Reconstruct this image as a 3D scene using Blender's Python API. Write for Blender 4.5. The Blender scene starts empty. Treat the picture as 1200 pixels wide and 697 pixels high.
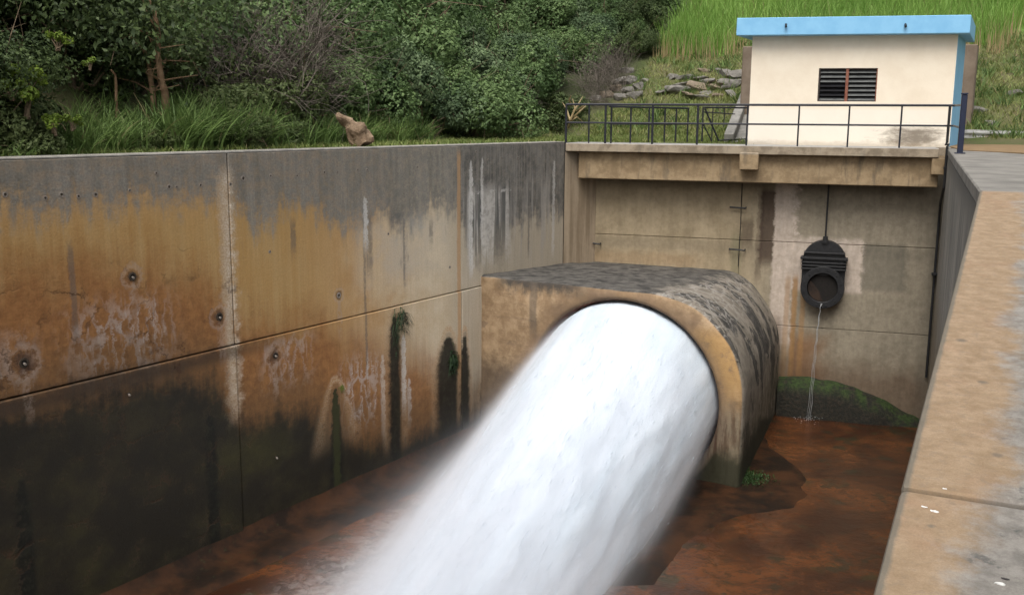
import bpy, bmesh, math
import numpy as np
from mathutils import Vector, Matrix, noise as mnoise
sc = bpy.context.scene
COL = sc.collection
rng = np.random.default_rng(7)
# ---------------------------------------------------------------- camera
F_PX, PITCH, ROLL, CAMH = 1174.6, .1755, .0078, .5977
_F = np.array([0, math.cos(PITCH), -math.sin(PITCH)])
_U0 = np.array([0, math.sin(PITCH), math.cos(PITCH)]); _R0 = np.array([1., 0, 0])
_R = math.cos(ROLL)*_R0 + math.sin(ROLL)*_U0; _U = -math.sin(ROLL)*_R0 + math.cos(ROLL)*_U0
cam_d = bpy.data.cameras.new('camera'); cam = bpy.data.objects.new('camera', cam_d); COL.objects.link(cam)
cam_d.sensor_width = 36; cam_d.lens = 36*F_PX/1200; cam_d.clip_end = 2000; cam_d.clip_start = .05
M = Matrix.Identity(4)
for i in range(3):
    M[i][0] = _R[i]; M[i][1] = _U[i]; M[i][2] = -_F[i]
M[2][3] = CAMH
cam.matrix_world = M
sc.camera = cam
# ---------------------------------------------------------------- light
SUN_EL, SUN_AZ = math.radians(58), math.radians(200)       # soft overcast daylight from high behind the camera
w = bpy.data.worlds.new('World'); sc.world = w; w.use_nodes = True
nt = w.node_tree; bg = nt.nodes['Background']
sky = nt.nodes.new('ShaderNodeTexSky'); sky.sky_type = 'NISHITA'; sky.sun_disc = False
sky.sun_elevation = SUN_EL; sky.sun_rotation = SUN_AZ; sky.dust_density = 6; sky.air_density = 1.0; sky.ozone_density = 1.0
hs = nt.nodes.new('ShaderNodeHueSaturation'); hs.inputs['Saturation'].default_value = .35
nt.links.new(sky.outputs[0], hs.inputs['Color']); nt.links.new(hs.outputs[0], bg.inputs['Color']); bg.inputs['Strength'].default_value = .12
sl = bpy.data.lights.new('sun', 'SUN'); sl.energy = 1.5; sl.angle = math.radians(40); sl.color = (1, .96, .9)
so = bpy.data.objects.new('sun', sl); COL.objects.link(so)
sd_ = Vector((math.sin(SUN_AZ)*math.cos(SUN_EL), math.cos(SUN_AZ)*math.cos(SUN_EL), math.sin(SUN_EL)))
so.rotation_euler = sd_.to_track_quat('Z', 'Y').to_euler()
sc.view_settings.view_transform = 'Standard'; sc.view_settings.look = 'None'; sc.view_settings.exposure = .48
sc.render.engine = 'CYCLES'; sc.cycles.volume_bounces = 4; sc.cycles.max_bounces = 10; sc.cycles.diffuse_bounces = 4
# ---------------------------------------------------------------- survey of the site
LB, LA = .6323, -15.5677                 # left wall line X = LA + LB*Y
DC, DD = 27.2236, -.3286                 # deck front line Y = DC + DD*X
nl = np.array([1, -LB, 0])/math.hypot(1, LB); dl = LA/math.hypot(1, LB)
nb = np.array([-DD, 1, 0])/math.hypot(1, DD); db = DC/math.hypot(1, DD)
ax = np.array([LB, 1, 0])/math.hypot(1, LB)      # along the channel, away from the viewer
sd = np.array([ax[1], -ax[0], 0])                # across the channel to the right
bx_ = np.array([nb[1], -nb[0], 0])               # along the deck to the right
UP = np.array([0, 0, 1.]); ORI = np.array([0, 0, CAMH])
def hit(px, py, n, d):
    D = _F + _R*(px-600)/F_PX - _U*(py-348.5)/F_PX
    return ORI + D*(d - n@ORI)/(n@D)
CY = (DC+DD*LA)/(1-DD*LB); CORNER = np.array([LA+LB*CY, CY, 0])
def LW(u, v, out=0.): return CORNER - ax*u + sd*out + UP*v           # on the left wall, u metres from the corner
def lw(px, py):
    P = hit(px, py, sd, sd@CORNER); return float(-(P-CORNER)@ax), float(P[2])
def BW(a, z, D): return bx_*a + nb*(db+D) + UP*z                       # along / height / behind the deck edge
def bwa(px, py, D):
    P = hit(px, py, nb, db+D); return float(P@bx_), float(P[2])
FL = LW(3.92, 0) ; FACE_D = float(FL@ax)
def FC(s, z, back=0.): return FL + sd*s + ax*back + UP*z                # on the conduit face
WATER = -7.0
def ray_ground(px, py):
    D = _F + _R*(px-600)/F_PX - _U*(py-348.5)/F_PX
    t = 8.
    for i in range(900):
        P = ORI + D*t
        if P[2] < ground(P[0], P[1]): return P
        t += .08
    return P
# ---------------------------------------------------------------- node helper
class V:
    def __init__(s, b, o): s.b, s.o = b, o
    def __add__(s, x): return s.b.m('ADD', s, x)
    __radd__ = __add__
    def __sub__(s, x): return s.b.m('SUBTRACT', s, x)
    def __rsub__(s, x): return s.b.m('SUBTRACT', x, s)
    def __mul__(s, x): return s.b.m('MULTIPLY', s, x)
    __rmul__ = __mul__
    def __truediv__(s, x): return s.b.m('DIVIDE', s, x)
    def abs(s): return s.b.m('ABSOLUTE', s, 0)
    def max(s, x): return s.b.m('MAXIMUM', s, x)
    def min(s, x): return s.b.m('MINIMUM', s, x)
    def pow(s, x): return s.b.m('POWER', s, x)
class B:
    def __init__(s, name):
        s.mat = bpy.data.materials.new(name); s.mat.use_nodes = True
        s.nt = s.mat.node_tree; s.nt.nodes.clear(); s.out = s.nt.nodes.new('ShaderNodeOutputMaterial')
        g = s.nt.nodes.new('ShaderNodeNewGeometry'); s.geo = g
        sp = s.nt.nodes.new('ShaderNodeSeparateXYZ'); s.nt.links.new(g.outputs['Position'], sp.inputs[0])
        s.x, s.y, s.z = [V(s, sp.outputs[i]) for i in range(3)]
        s.island = V(s, g.outputs['Random Per Island'])
    def set(s, inp, v):
        if isinstance(v, V): s.nt.links.new(v.o, inp)
        elif isinstance(v, (tuple, list)): inp.default_value = (*v, 1) if len(v) == 3 and len(inp.default_value) == 4 else v
        else: inp.default_value = v
    def m(s, op, a, b, c=None):
        n = s.nt.nodes.new('ShaderNodeMath'); n.operation = op; s.set(n.inputs[0], a); s.set(n.inputs[1], b)
        return V(s, n.outputs[0])
    def sm(s, a, b, x):       # smoothstep a..b (a may exceed b)
        n = s.nt.nodes.new('ShaderNodeMapRange'); n.interpolation_type = 'SMOOTHSTEP'
        flip = (not isinstance(a, V)) and (not isinstance(b, V)) and a > b
        if flip: a, b = b, a
        s.set(n.inputs['Value'], x); s.set(n.inputs['From Min'], a); s.set(n.inputs['From Max'], b)
        n.inputs['To Min'].default_value = 1 if flip else 0; n.inputs['To Max'].default_value = 0 if flip else 1
        return V(s, n.outputs[0])
    def vec(s, x, y, z=0.):
        n = s.nt.nodes.new('ShaderNodeCombineXYZ')
        for i, k in enumerate((x, y, z)): s.set(n.inputs[i], k)
        return V(s, n.outputs[0])
    def noise(s, v, scale=1., detail=4., rough=.6, dist=0.):
        n = s.nt.nodes.new('ShaderNodeTexNoise'); s.set(n.inputs['Vector'], v)
        n.inputs['Scale'].default_value = scale; n.inputs['Detail'].default_value = detail
        n.inputs['Roughness'].default_value = rough; n.inputs['Distortion'].default_value = dist
        return V(s, n.outputs[0])
    def voro(s, v, scale=1., feat='DISTANCE_TO_EDGE'):
        n = s.nt.nodes.new('ShaderNodeTexVoronoi'); n.feature = feat; s.set(n.inputs['Vector'], v); n.inputs['Scale'].default_value = scale
        return V(s, n.outputs[0])
    def mix(s, f, a, b):
        n = s.nt.nodes.new('ShaderNodeMix'); n.data_type = 'RGBA'; s.set(n.inputs[0], f); s.set(n.inputs[6], a); s.set(n.inputs[7], b)
        return V(s, n.outputs[2])
    def mul(s, f, a, b):
        n = s.nt.nodes.new('ShaderNodeMix'); n.data_type = 'RGBA'; n.blend_type = 'MULTIPLY'; s.set(n.inputs[0], f); s.set(n.inputs[6], a); s.set(n.inputs[7], b)
        return V(s, n.outputs[2])
    def grey(s, v): return s.vec(v, v, v)
    def curve(s, x, pts):     # piecewise-linear function of x
        pts = sorted(pts); x0, x1 = pts[0][0], pts[-1][0]; y0 = min(p[1] for p in pts); y1 = max(p[1] for p in pts)
        n = s.nt.nodes.new('ShaderNodeValToRGB'); el = n.color_ramp.elements
        while len(el) < len(pts): el.new(.5)
        for e, p in zip(el, pts):
            e.position = (p[0]-x0)/(x1-x0)
        for e, p in zip(el, pts):
            k = (p[1]-y0)/(y1-y0); e.color = (k, k, k, 1)
        s.set(n.inputs[0], (x-x0)/(x1-x0))
        return V(s, n.outputs[0])*(y1-y0) + y0
    def dot(s, v):            # dot of position with constant horizontal vector
        return s.x*float(v[0]) + s.y*float(v[1])
    def bsdf(s, col, rough=.85, bump=None, bs=.3, bd=.02, spec=.3, metal=0., trans=None, emis=None):
        p = s.nt.nodes.new('ShaderNodeBsdfPrincipled'); s.set(p.inputs['Base Color'], col); s.set(p.inputs['Roughness'], rough)
        p.inputs['Specular IOR Level'].default_value = spec; p.inputs['Metallic'].default_value = metal
        if bump is not None:
            n = s.nt.nodes.new('ShaderNodeBump'); n.inputs['Strength'].default_value = bs; n.inputs['Distance'].default_value = bd
            s.set(n.inputs['Height'], bump); s.nt.links.new(n.outputs[0], p.inputs['Normal'])
        s.p = p; o = p.outputs[0]
        if trans is not None:
            t = s.nt.nodes.new('ShaderNodeBsdfTranslucent'); s.set(t.inputs['Color'], col)
            mx = s.nt.nodes.new('ShaderNodeMixShader'); mx.inputs[0].default_value = trans
            s.nt.links.new(o, mx.inputs[1]); s.nt.links.new(t.outputs[0], mx.inputs[2]); o = mx.outputs[0]
        s.nt.links.new(o, s.out.inputs[0]); return s.mat
# ---------------------------------------------------------------- object helpers
def tag(o, label=None, cat=None, group=None, kind=None):
    for k, v in (('label', label), ('category', cat), ('group', group), ('kind', kind)):
        if v: o[k] = v
    return o
def empty(name, loc, label, cat, group=None):
    o = bpy.data.objects.new(name, None); COL.objects.link(o); o.location = loc; o.empty_display_size = .2
    o['_l'] = 1; del o['_l']
    return tag(o, label, cat, group)
def link(name, me, mat, parent=None, smooth=False):
    if mat is not None:
        me.materials.clear(); me.materials.append(mat)
    if smooth: me.polygons.foreach_set('use_smooth', [True]*len(me.polygons))
    o = bpy.data.objects.new(name, me); COL.objects.link(o)
    if parent is not None:
        o.parent = parent; o.matrix_parent_inverse = Matrix.Translation(-Vector(parent.location))
    return o
def from_bm(name, bm, mat, parent=None, smooth=False):
    bmesh.ops.recalc_face_normals(bm, faces=bm.faces)
    me = bpy.data.meshes.new(name); bm.to_mesh(me); bm.free(); return link(name, me, mat, parent, smooth)
def from_arr(name, v, f, mat, parent=None, smooth=False):
    v = np.asarray(v, dtype=np.float32); f = np.asarray(f, dtype=np.int32); k = f.shape[1]
    me = bpy.data.meshes.new(name); me.vertices.add(len(v)); me.vertices.foreach_set('co', v.ravel())
    me.loops.add(f.size); me.loops.foreach_set('vertex_index', f.ravel())
    me.polygons.add(len(f)); me.polygons.foreach_set('loop_start', np.arange(0, f.size, k, dtype=np.int32))
    me.update(calc_edges=True); me.validate()
    return link(name, me, mat, parent, smooth)
def hexa(bm, c, bev=0., seg=1):       # 8 corners: bottom 4 (ccw) then top 4
    vs = [bm.verts.new(Vector(p)) for p in c]
    fs = [bm.faces.new([vs[i] for i in q]) for q in ((3, 2, 1, 0), (4, 5, 6, 7), (0, 1, 5, 4), (1, 2, 6, 5), (2, 3, 7, 6), (3, 0, 4, 7))]
    if bev: bmesh.ops.bevel(bm, geom=list({e for f in fs for e in f.edges}), offset=bev, segments=seg, affect='EDGES', profile=.5)
def box(bm, O, ex, ey, ez, x0, x1, y0, y1, z0, z1, bev=0., seg=1):
    c = [O+ex*a+ey*b+ez*d for d in (z0, z1) for a, b in ((x0, y0), (x1, y0), (x1, y1), (x0, y1))]
    hexa(bm, c, bev, seg)
def prism(bm, pts, z0, z1, bev=0.):   # plan polygon
    n = len(pts); lo = [bm.verts.new((p[0], p[1], z0)) for p in pts]; hi = [bm.verts.new((p[0], p[1], z1)) for p in pts]
    fs = [bm.faces.new(lo[::-1]), bm.faces.new(hi)] + [bm.faces.new([lo[i], lo[(i+1) % n], hi[(i+1) % n], hi[i]]) for i in range(n)]
    if bev: bmesh.ops.bevel(bm, geom=list({e for f in fs for e in f.edges}), offset=bev, segments=1, affect='EDGES')
def tube(bm, pts, r, n=10, cap=True):
    pts = [Vector(p) for p in pts]; rings = []
    rr = r if hasattr(r, '__len__') else [r]*len(pts)
    ref = None
    for i, p in enumerate(pts):
        d = (pts[min(i+1, len(pts)-1)]-pts[max(i-1, 0)]).normalized()
        if ref is None: ref = d.cross(Vector((.31, .2, .93)) if abs(d.z) < .9 else Vector((1, .1, 0))).normalized()
        a = (ref - d*ref.dot(d)).normalized(); ref = a; b = d.cross(a)
        rings.append([bm.verts.new(p+(a*math.cos(2*math.pi*k/n)+b*math.sin(2*math.pi*k/n))*rr[i]) for k in range(n)])
    for A, C in zip(rings, rings[1:]):
        for k in range(n): bm.faces.new([A[k], A[(k+1) % n], C[(k+1) % n], C[k]])
    if cap: bm.faces.new(rings[0][::-1]); bm.faces.new(rings[-1])
def mk(name, mat, parent, fn, *a, smooth=False, **k):
    bm = bmesh.new(); fn(bm, *a, **k); return from_bm(name, bm, mat, parent, smooth)
def dup(o, loc=None, **tags):
    c = o.copy(); COL.objects.link(c)
    for ch in list(o.children):
        d = ch.copy(); COL.objects.link(d); d.parent = c
        for g in list(ch.children):
            e = g.copy(); COL.objects.link(e); e.parent = d
    if loc is not None: c.location = loc
    for k, v in tags.items(): c[k] = v
    return c
# ================================================================ MATERIALS
def feature_streak(b, u, v, u0, top, w, bot=-9., taper=.7, wob=None):
    """vertical seep: narrow at the top, widening down to half-width w"""
    uu = u if wob is None else u + wob
    d = (uu-u0).abs()
    depth = (top - v).max(0.)
    wid = b.m('POWER', depth/taper, .6).min(1.)*w + .015
    m = b.sm(1.4, .6, d/wid)*b.sm(top, top-.08, v)
    return m if bot < -8 else m*b.sm(bot-.3, bot+.2, v)
def concrete_fine(b, scale=1.):
    p = b.vec(b.x, b.y, b.z)
    return p, b.noise(p, 9*scale, 8, .7), b.noise(p, 1.3*scale, 5, .6), b.noise(p, 60*scale, 3, .6)

def mat_left_wall():
    b = B('stained_concrete'); u = (b.dot(-ax) + float(CORNER@ax)); v = b.z
    uv = b.vec(u, v, 0.)
    st = b.noise(b.vec(u*5., v*.35), 1., 5, .65)             # vertical runs
    st2 = b.noise(b.vec(u*16., v*.5, 4.), 1., 5, .7)
    n1 = b.noise(uv, 1.1, 6, .65); n2 = b.noise(uv, 6., 6, .7); n3 = b.noise(uv, 28., 5, .75); n0 = b.noise(b.vec(u, v, 9.), .45, 3, .5)
    wob = (n2-.5)*.26 + (n3-.5)*.06
    # base: cream at the far end to rust close by
    tan = b.mix(b.sm(.3, .75, n1), (.50, .33, .16), (.43, .25, .105))
    cream = b.mix(b.sm(.3, .7, n1), (.62, .52, .38), (.53, .42, .28))
    col = b.mix(b.sm(5.2, 9.4, u + (n1-.5)*3), cream, tan)
    ochre = b.mix(b.sm(.35, .7, st*.5+n1*.5), (.40, .235, .075), (.45, .31, .14))
    col = b.mix(b.sm(-.3, -1.2, v)*b.sm(8., 10.5, u)*.8, col, ochre)
    rustd = b.mix(b.sm(.3, .7, n2), (.215, .09, .030), (.335, .155, .055))
    rl = b.curve(u, [(3, -7.), (6, -4.5), (8.2, -3.7), (9.5, -3.0), (11.4, -2.7), (12, -1.9), (14, -1.35), (17, -1.1), (30, -1.)])
    rm = b.sm(.5, -.9, v - rl + (n1-.5)*1.6 + (st-.5)*1.0)
    col = b.mix(rm*.92, col, rustd)
    col = b.mix(b.sm(.55, .75, n0)*rm*.6, col, (.33, .18, .08))
    # grey strip between the far joint and the conduit
    col = b.mix(b.sm(5.6, 4.6, u)*.75, col, b.mix(b.sm(.35, .65, st2), (.50, .44, .35), (.36, .32, .255)))
    lum = b.sm(.3, .75, st2); col = b.mul(.22, col, b.mix(lum, (.62, .60, .57), (1.1, 1.1, 1.08)))
    # grey weathered band along the top
    ge = b.curve(u, [(0, -1.7), (4.6, -1.9), (4.9, -1.4), (5.9, -1.25), (6.5, -1.55), (7.0, -1.75), (7.6, -1.2), (8.3, -1.3), (9.0, -1.35), (9.6, -.95), (10.7, -1.0), (11.0, -1.2), (11.3, -.9), (11.8, -.62), (14, -.62), (16, -.72), (30, -.7)])
    gm = b.sm(-.42, .20, v - ge + (st-.5)*1.4 + (n2-.5)*.8 + (n1-.5)*1.0 + (n3-.5)*.3)
    grey = b.mix(b.sm(.3, .7, st*.6+n1*.4), (.14, .133, .115), (.25, .235, .205))
    grey = b.mix(b.sm(5.0, 4.6, u), grey, b.mix(b.sm(.35, .65, st2*.6+n1*.4), (.062, .06, .056), (.21, .20, .18)))
    grey = b.mul(.5, grey, b.grey(b.sm(.1, .9, n3)*.7 + .62))
    col = b.mix(gm*b.mix(b.sm(.35, .6, n2), (.78, .78, .78), (.97, .97, .97)), col, grey)
    # dark runs hanging below the band
    run = b.sm(.60, .74, b.noise(b.vec(u*3.4, v*.16, 2.), 1., 4, .6))*b.sm(-2.9, -1.2, v + (n2-.5))*b.sm(11., 9.5, u)
    col = b.mix(run*.6, col, (.13, .12, .11))
    # white calcite runs: far bay and mid bay
    wr = b.sm(.58, .72, b.noise(b.vec(u*4.6, v*.22, 7.), 1., 5, .65))*b.sm(5.0, 4.5, u)*b.sm(-2.9, -1.7, v + (n2-.5)*.8)*b.sm(-.15, -.55, v)
    col = b.mix(wr*.8, col, (.50, .47, .43))
    zA = b.sm(4.6, 4.4, u)*b.sm(2.4, 2.9, u)*b.sm(-.75, -1.25, v+(n2-.5)*.5)*b.sm(-3.1, -2.2, v + (n2-.5)*1.2)
    wA = b.sm(.40, .52, b.noise(b.vec(u*3.3, v*.18, 17.), 1., 4, .6))
    col = b.mix(zA*wA*.85, col, b.mix(b.sm(.35, .6, n2), (.36, .34, .31), (.56, .53, .48)))
    col = b.mix(zA*b.sm(.50, .42, b.noise(b.vec(u*3.3, v*.18, 17.), 1., 4, .6))*.7, col, (.10, .10, .095))
    col = b.mix(b.sm(.05, .015, (v+1.07+(n2-.5)*.2).abs())*b.sm(4.5, 4.3, u)*b.sm(2.3, 2.7, u)*b.sm(.45, .6, n2)*.6, col, (.6, .57, .53))
    zB = b.sm(2.6, 2.2, u)*b.sm(.1, .4, u)*b.sm(-.4, -1.3, v)*b.sm(-3.2, -2.5, v + (n2-.5)*.8)
    col = b.mix(zB*b.sm(.5, .62, b.noise(b.vec(u*3.0, v*.22, 27.), 1., 4, .6))*.6, col, (.40, .37, .33))
    zC = b.sm(8.6, 8.0, u)*b.sm(5.0, 5.5, u)*b.sm(-1.2, -1.7, v+(n1-.5))*b.sm(-3.1, -2.4, v + (n2-.5)*.8)
    col = b.mix(zC*b.sm(.35, .6, n1)*.55, col, (.50, .46, .39))
    col = b.mix(zC*b.sm(.56, .66, b.noise(b.vec(u*1.7, v*.45, 37.), 1., 5, .65))*.6, col, (.15, .145, .135))
    for px_, ya, yb2, w_ in ((432, 255, 322, .14), (426, 240, 440, .05), (473, 262, 335, .045), (343, 262, 300, .1), (462, 250, 268, .3), (505, 262, 285, .1), (620, 215, 300, .06), (82, 290, 410, .07)):
        u0, va_ = lw(px_, ya); _, vb_ = lw(px_, yb2); m_ = b.sm(w_, w_*.4, (u-u0+(n2-.5)*.12).abs())*b.sm(va_+.2, va_-.1, v)*b.sm(vb_-.2, vb_+.3, v+(n2-.5)*.5)
        col = b.mix(m_*.55*b.sm(.25, .5, n2), col, (.10, .095, .09))
    for (u0, t, w_, bo, k) in ((4.35, -.3, .05, -2.9, .8), (3.9, -.25, .035, -2.2, .7), (.55, -.4, .05, -2.8, .6), (8.05, -.9, .05, -1.9, .7), (6.9, -3.9, .06, -5.6, .95), (6.72, -4.9, .05, -5.9, .6), (7.6, -4.2, .05, -6.1, .5)):
        col = b.mix(feature_streak(b, u, v, u0, t, w_, bo, .3, wob)*k*b.sm(.3, .55, n3*.4+n2*.6), col, (.62, .60, .56))
    # calcite net in the rust bay and elsewhere
    net = b.sm(.13, .02, b.voro(b.vec(u*4.5 + (n2-.5)*2., v*1.5 + (n1-.5)), 1.))
    runs = b.sm(.52, .7, b.noise(b.vec(u*9., v*1.2, 3.), 1., 5, .7))
    z1 = b.sm(15.1, 14.2, u)*b.sm(12.5, 13.4, u)*b.sm(-1.9, -2.6, v)*b.sm(-3.75, -3.1, v)
    z2 = b.sm(9.1, 8.6, u)*b.sm(7.5, 8., u)*b.sm(-3.9, -4.5, v)*b.sm(-5.9, -5.3, v)
    z3 = b.sm(16.6, 15.8, u)*b.sm(15., 15.5, u)*b.sm(-2.2, -2.7, v)*b.sm(-3.4, -3., v)
    z4 = b.sm(11.2, 10.6, u)*b.sm(9.4, 10., u)*b.sm(-3.2, -3.5, v)*b.sm(-4.6, -4., v)
    col = b.mix((net*.5 + runs*.7).min(1.)*(z1 + z2 + z3*.7 + z4*.6).min(1.)*b.sm(.33, .5, n2)*.95, col, (.52, .48, .45))
    # black algae zone
    be = b.curve(u, [(0, -6.4), (3, -6.3), (5.4, -6.1), (6.9, -6.0), (8.3, -5.75), (9, -5.4), (9.8, -4.75), (10.6, -4.55), (11.1, -4.7), (11.7, -4.4), (12.0, -3.7), (13, -3.32), (14, -3.25), (15, -3.3), (16.5, -3.15), (30, -3.0)])
    rag = v - be + (st-.5)*.7 + (n2-.5)*.6 + (n1-.5)*.7
    bm_ = b.sm(.22, -.55, rag)
    blk = b.mix(b.sm(.4, .75, n1), (.019, .0165, .011), (.042, .035, .018))
    blk = b.mix(b.sm(.5, .8, n0 + (n1-.5)*.4)*b.sm(-4.2, -4.8, v)*.6, blk, (.060, .056, .016))
    blk = b.mix(b.sm(.62, .8, st2)*.5, blk, (.045, .042, .035))
    blk = b.mix(b.sm(.72, .80, n3)*.35, blk, (.08, .075, .06))
    halo = b.sm(1.0, .1, rag)*.6
    col = b.mix(halo, col, (.13, .075, .034))
    col = b.mix(bm_, col, blk)
    # seeps: pale halo then dark core
    for (u0, t, w_, hw, tp_) in ((9.05, -4.60, .17, .70, 1.8), (7.2, -3.45, .16, .34, .8), (5.28, -4.25, .42, .54, .9), (4.62, -4.35, .17, .26, 1.2), (3.55, -4.85, .36, .46, 1.3), (12.2, -4.35, .11, 0., .6), (15.62, -4.45, .11, 0., .6)):
        if hw:
            bo_ = -5.75 if hw > .6 else -6.3
            hm = feature_streak(b, u, v, u0, t+.26, hw, bo_, tp_*1.1, wob); inner = feature_streak(b, u, v, u0, t+.12, hw*.82, bo_, tp_, wob)
            edge_ = (hm - inner).max(0.)
            col = b.mix(inner*.45, col, (.17, .11, .06))
            col = b.mix(edge_*.75*b.sm(.3, .55, n2+.05), col, b.mix(b.sm(.4, .6, n3), (.42, .24, .11), (.48, .38, .26)))
        col = b.mix(feature_streak(b, u, v, u0, t, w_, -9, tp_*.8, wob)*.93, col, b.mix(b.sm(.4, .7, n2), (.007, .0075, .006), (.022, .024, .014)))
    col = b.mix(feature_streak(b, u, v, 9.05, -4.62, .08, -7., .5, wob)*.6, col, (.05, .055, .018))
    # construction-joint bleed strips
    s1 = b.sm(.26, .03, (u - 11.62 + (n2-.5)*.5 + (n1-.5)*.2).abs())*b.sm(-.1, -.5, v)*b.sm(-4.9, -4.0, v + (n1-.5))
    col = b.mix(s1*.95*b.sm(.25, .5, n2+.08), col, b.mix(b.sm(.4, .65, n3*.5+n2*.5), (.40, .29, .18), (.60, .52, .42)))
    s2 = b.sm(.10, .04, (u - 4.83 + (n2-.5)*.1).abs())*b.sm(0., -.3, v)*b.sm(-6., -4.9, v)
    col = b.mix(s2*.85, col, b.mix(n2, (.40, .22, .10), (.47, .32, .18)))
    # dirt under the lift joint
    jm = b.sm(.22, .02, (v+3.40+(n2-.5)*.25+(n1-.5)*.2).abs())*b.sm(9.5, 12.5, u); col = b.mix(jm*.75, col, (.045, .032, .022))
    # holes' bleed
    for (u0, v0, r) in [(*lw(px_, py_), r_) for px_, py_, r_ in ((155, 324, .17), (257, 371, .19), (28, 425, .24), (321, 416, .2), (397, 346, .13))]:
        d = ((u-u0)*(u-u0) + (v-v0)*(v-v0)).pow(.5)/r + (n2-.5)*1.6 + (n3-.5)*.5
        col = b.mix(b.sm(1., .3, d)*.75, col, (.085, .05, .035)); col = b.mix(b.sm(.3, .0, (d-1.0).abs())*.35, col, (.40, .33, .28))
        col = b.mix(feature_streak(b, u, v, u0, v0-.05, .05, v0-.7, .3, wob)*.35*b.sm(.4, .55, n2), col, (.36, .31, .27))
    cr = b.sm(.035, .0, b.voro(b.vec(u*.9 + (n2-.5)*.7, v*.8 + (n1-.5)*.7), 1.7))*b.sm(10.5, 12., u)*b.sm(-1.2, -2., v)*b.sm(.45, .6, n1)
    col = b.mix(cr*.7, col, (.06, .03, .015))
    col = b.mul(.55, col, b.grey(b.sm(.15, .85, n3)*.6 + .72))
    rough = .88 - bm_*.28
    return b.bsdf(col, rough, n2*.5 + n3*.5 + cr*-.6, .55, .03, .3)

def mat_back_wall():
    b = B('seepage_concrete'); a = b.dot(bx_); z = b.z
    p, f, c, g = concrete_fine(b); st = b.noise(b.vec(a*5, z*.5), 1, 5, .65); uv = b.vec(a, z, 0.)
    n1 = b.noise(uv, 1.5, 6, .65); n2 = b.noise(uv, 5., 6, .7)
    def A(px): return bwa(px, 300, .95)[0]
    def Z(px, py): return bwa(px, py, .95)[1]
    col = b.mix(b.sm(.3, .7, n1), (.27, .215, .135), (.36, .29, .19))
    col = b.mix(b.sm(A(850), A(930), a)*.75, col, b.mix(b.sm(.3, .7, n2), (.20, .18, .14), (.28, .25, .195)))
    col = b.mix(b.sm(-1.3, -.93, z)*.5, col, (.08, .07, .055))  # shade under the deck beam painted into the wall colour
    zl = Z(1000, 290)
    col = b.mix(b.sm(.25, .05, (z-zl+.12+(n2-.5)*.3).abs())*.25, col, (.10, .085, .065))
    col = b.mix(b.sm(.62, .72, n1)*b.sm(zl, zl-.3, z)*.6, col, (.11, .10, .085))
    # pale render patch behind the valve
    ja = (n2-.5)*.5
    e1 = b.sm(A(903), A(907), a+ja*.5)*b.sm(A(936), A(926), a+ja*1.6)*b.sm(Z(915, 420), Z(915, 390), z)
    e2 = b.sm(A(903), A(908), a+ja*.5)*b.sm(A(1022), A(1012), a+ja*1.2)*b.sm(Z(980, 282), Z(980, 290), z+ja*.6)*0
    e3 = b.sm(A(905), A(909), a)*b.sm(A(1018), A(1008), a+ja*1.0)*b.sm(Z(980, 278), Z(980, 284), z+ja*.5)*b.sm(Z(980, 343), Z(980, 339), z*1.0)
    e3 = b.m('MULTIPLY', b.m('MULTIPLY', b.sm(A(905), A(909), a), b.sm(A(1016), A(1008), a+ja*1.2)), b.m('MULTIPLY', b.sm(Z(980, 276), Z(980, 284), z+ja*.6), b.sm(Z(980, 346), Z(980, 339), z)))
    e = e1.max(e3).min(1.)
    col = b.mix(e*.95, col, b.mix(b.sm(.3, .7, n2), (.52, .44, .37), (.40, .335, .275)))
    hs_ = b.sm(A(1008), A(1014), a+ja*.3)*b.sm(A(1068), A(1058), a+ja)*b.sm(Z(1040, 345), Z(1040, 338), z)*b.sm(Z(1040, 284), Z(1040, 290), z)
    col = b.mix(hs_*.55, col, (.13, .12, .095))
    # dark wet stains
    for (x0, y0, y1, w_, k) in ((897, 222, 312, .22, .85), (874, 258, 290, .2, .55), (889, 225, 330, .1, .4)):
        m = b.sm(w_, w_*.6, (a-A(x0)+(n2-.5)*.25).abs())*b.sm(Z(x0, y1)-.1, Z(x0, y1)+.25, z+(n2-.5)*.4)*b.sm(Z(x0, y0)+.1, Z(x0, y0)-.1, z)
        col = b.mix(m*k, col, (.055, .035, .025))
    # rust below the valve
    r = b.sm(A(990), A(950), a+(n1-.5))*b.sm(A(925), A(940), a+(n1-.5)*.4)*b.sm(Z(960, 380), Z(960, 410), z+(n1-.5)*.8)
    col = b.mix(r*.75, col, (.19, .09, .035))
    for x0, k in ((934, .8), (944, .6), (925, .5)):
        col = b.mix(b.sm(.1, .03, (a-A(x0)+(n2-.5)*.1).abs())*b.sm(Z(x0, 318), Z(x0, 330), z)*k, col, (.29, .16, .06))
    dk = b.sm(Z(1000, 405), Z(1000, 450), z+(n1-.5)*.9); col = b.mix(dk*.65, col, (.10, .055, .03))
    col = b.mix(b.sm(A(928), A(912), a)*b.sm(Z(900, 360), Z(900, 385), z+(n1-.5)*.5)*.6, col, (.13, .08, .045))
    col = b.mix(b.sm(.2, .05, (a-A(862)+(n2-.5)*.3).abs())*b.sm(-2.1, -2.5, z)*.4, col, (.16, .16, .09))
    # darker towards the right corner
    col = b.mix(b.sm(A(1078), A(1100), a+(n1-.5)*.5)*.5, col, (.09, .08, .06))
    bedge = b.sm(-3.35, -3.15, z+(n2-.5)*.3)*b.sm(-2.8, -3.05, z+(n2-.5)*.3)*b.sm(A(840), A(800), a)
    col = b.mix(bedge*.5, col, (.30, .20, .11))
    col = b.mul(.5, col, b.grey(b.sm(.15, .85, f)*.6+.7)); col = b.mul(.35, col, b.grey(b.sm(.3, .7, st)*.5+.75))
    return b.bsdf(col, .85, f*.5+g*.5, .5, .02)
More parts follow.
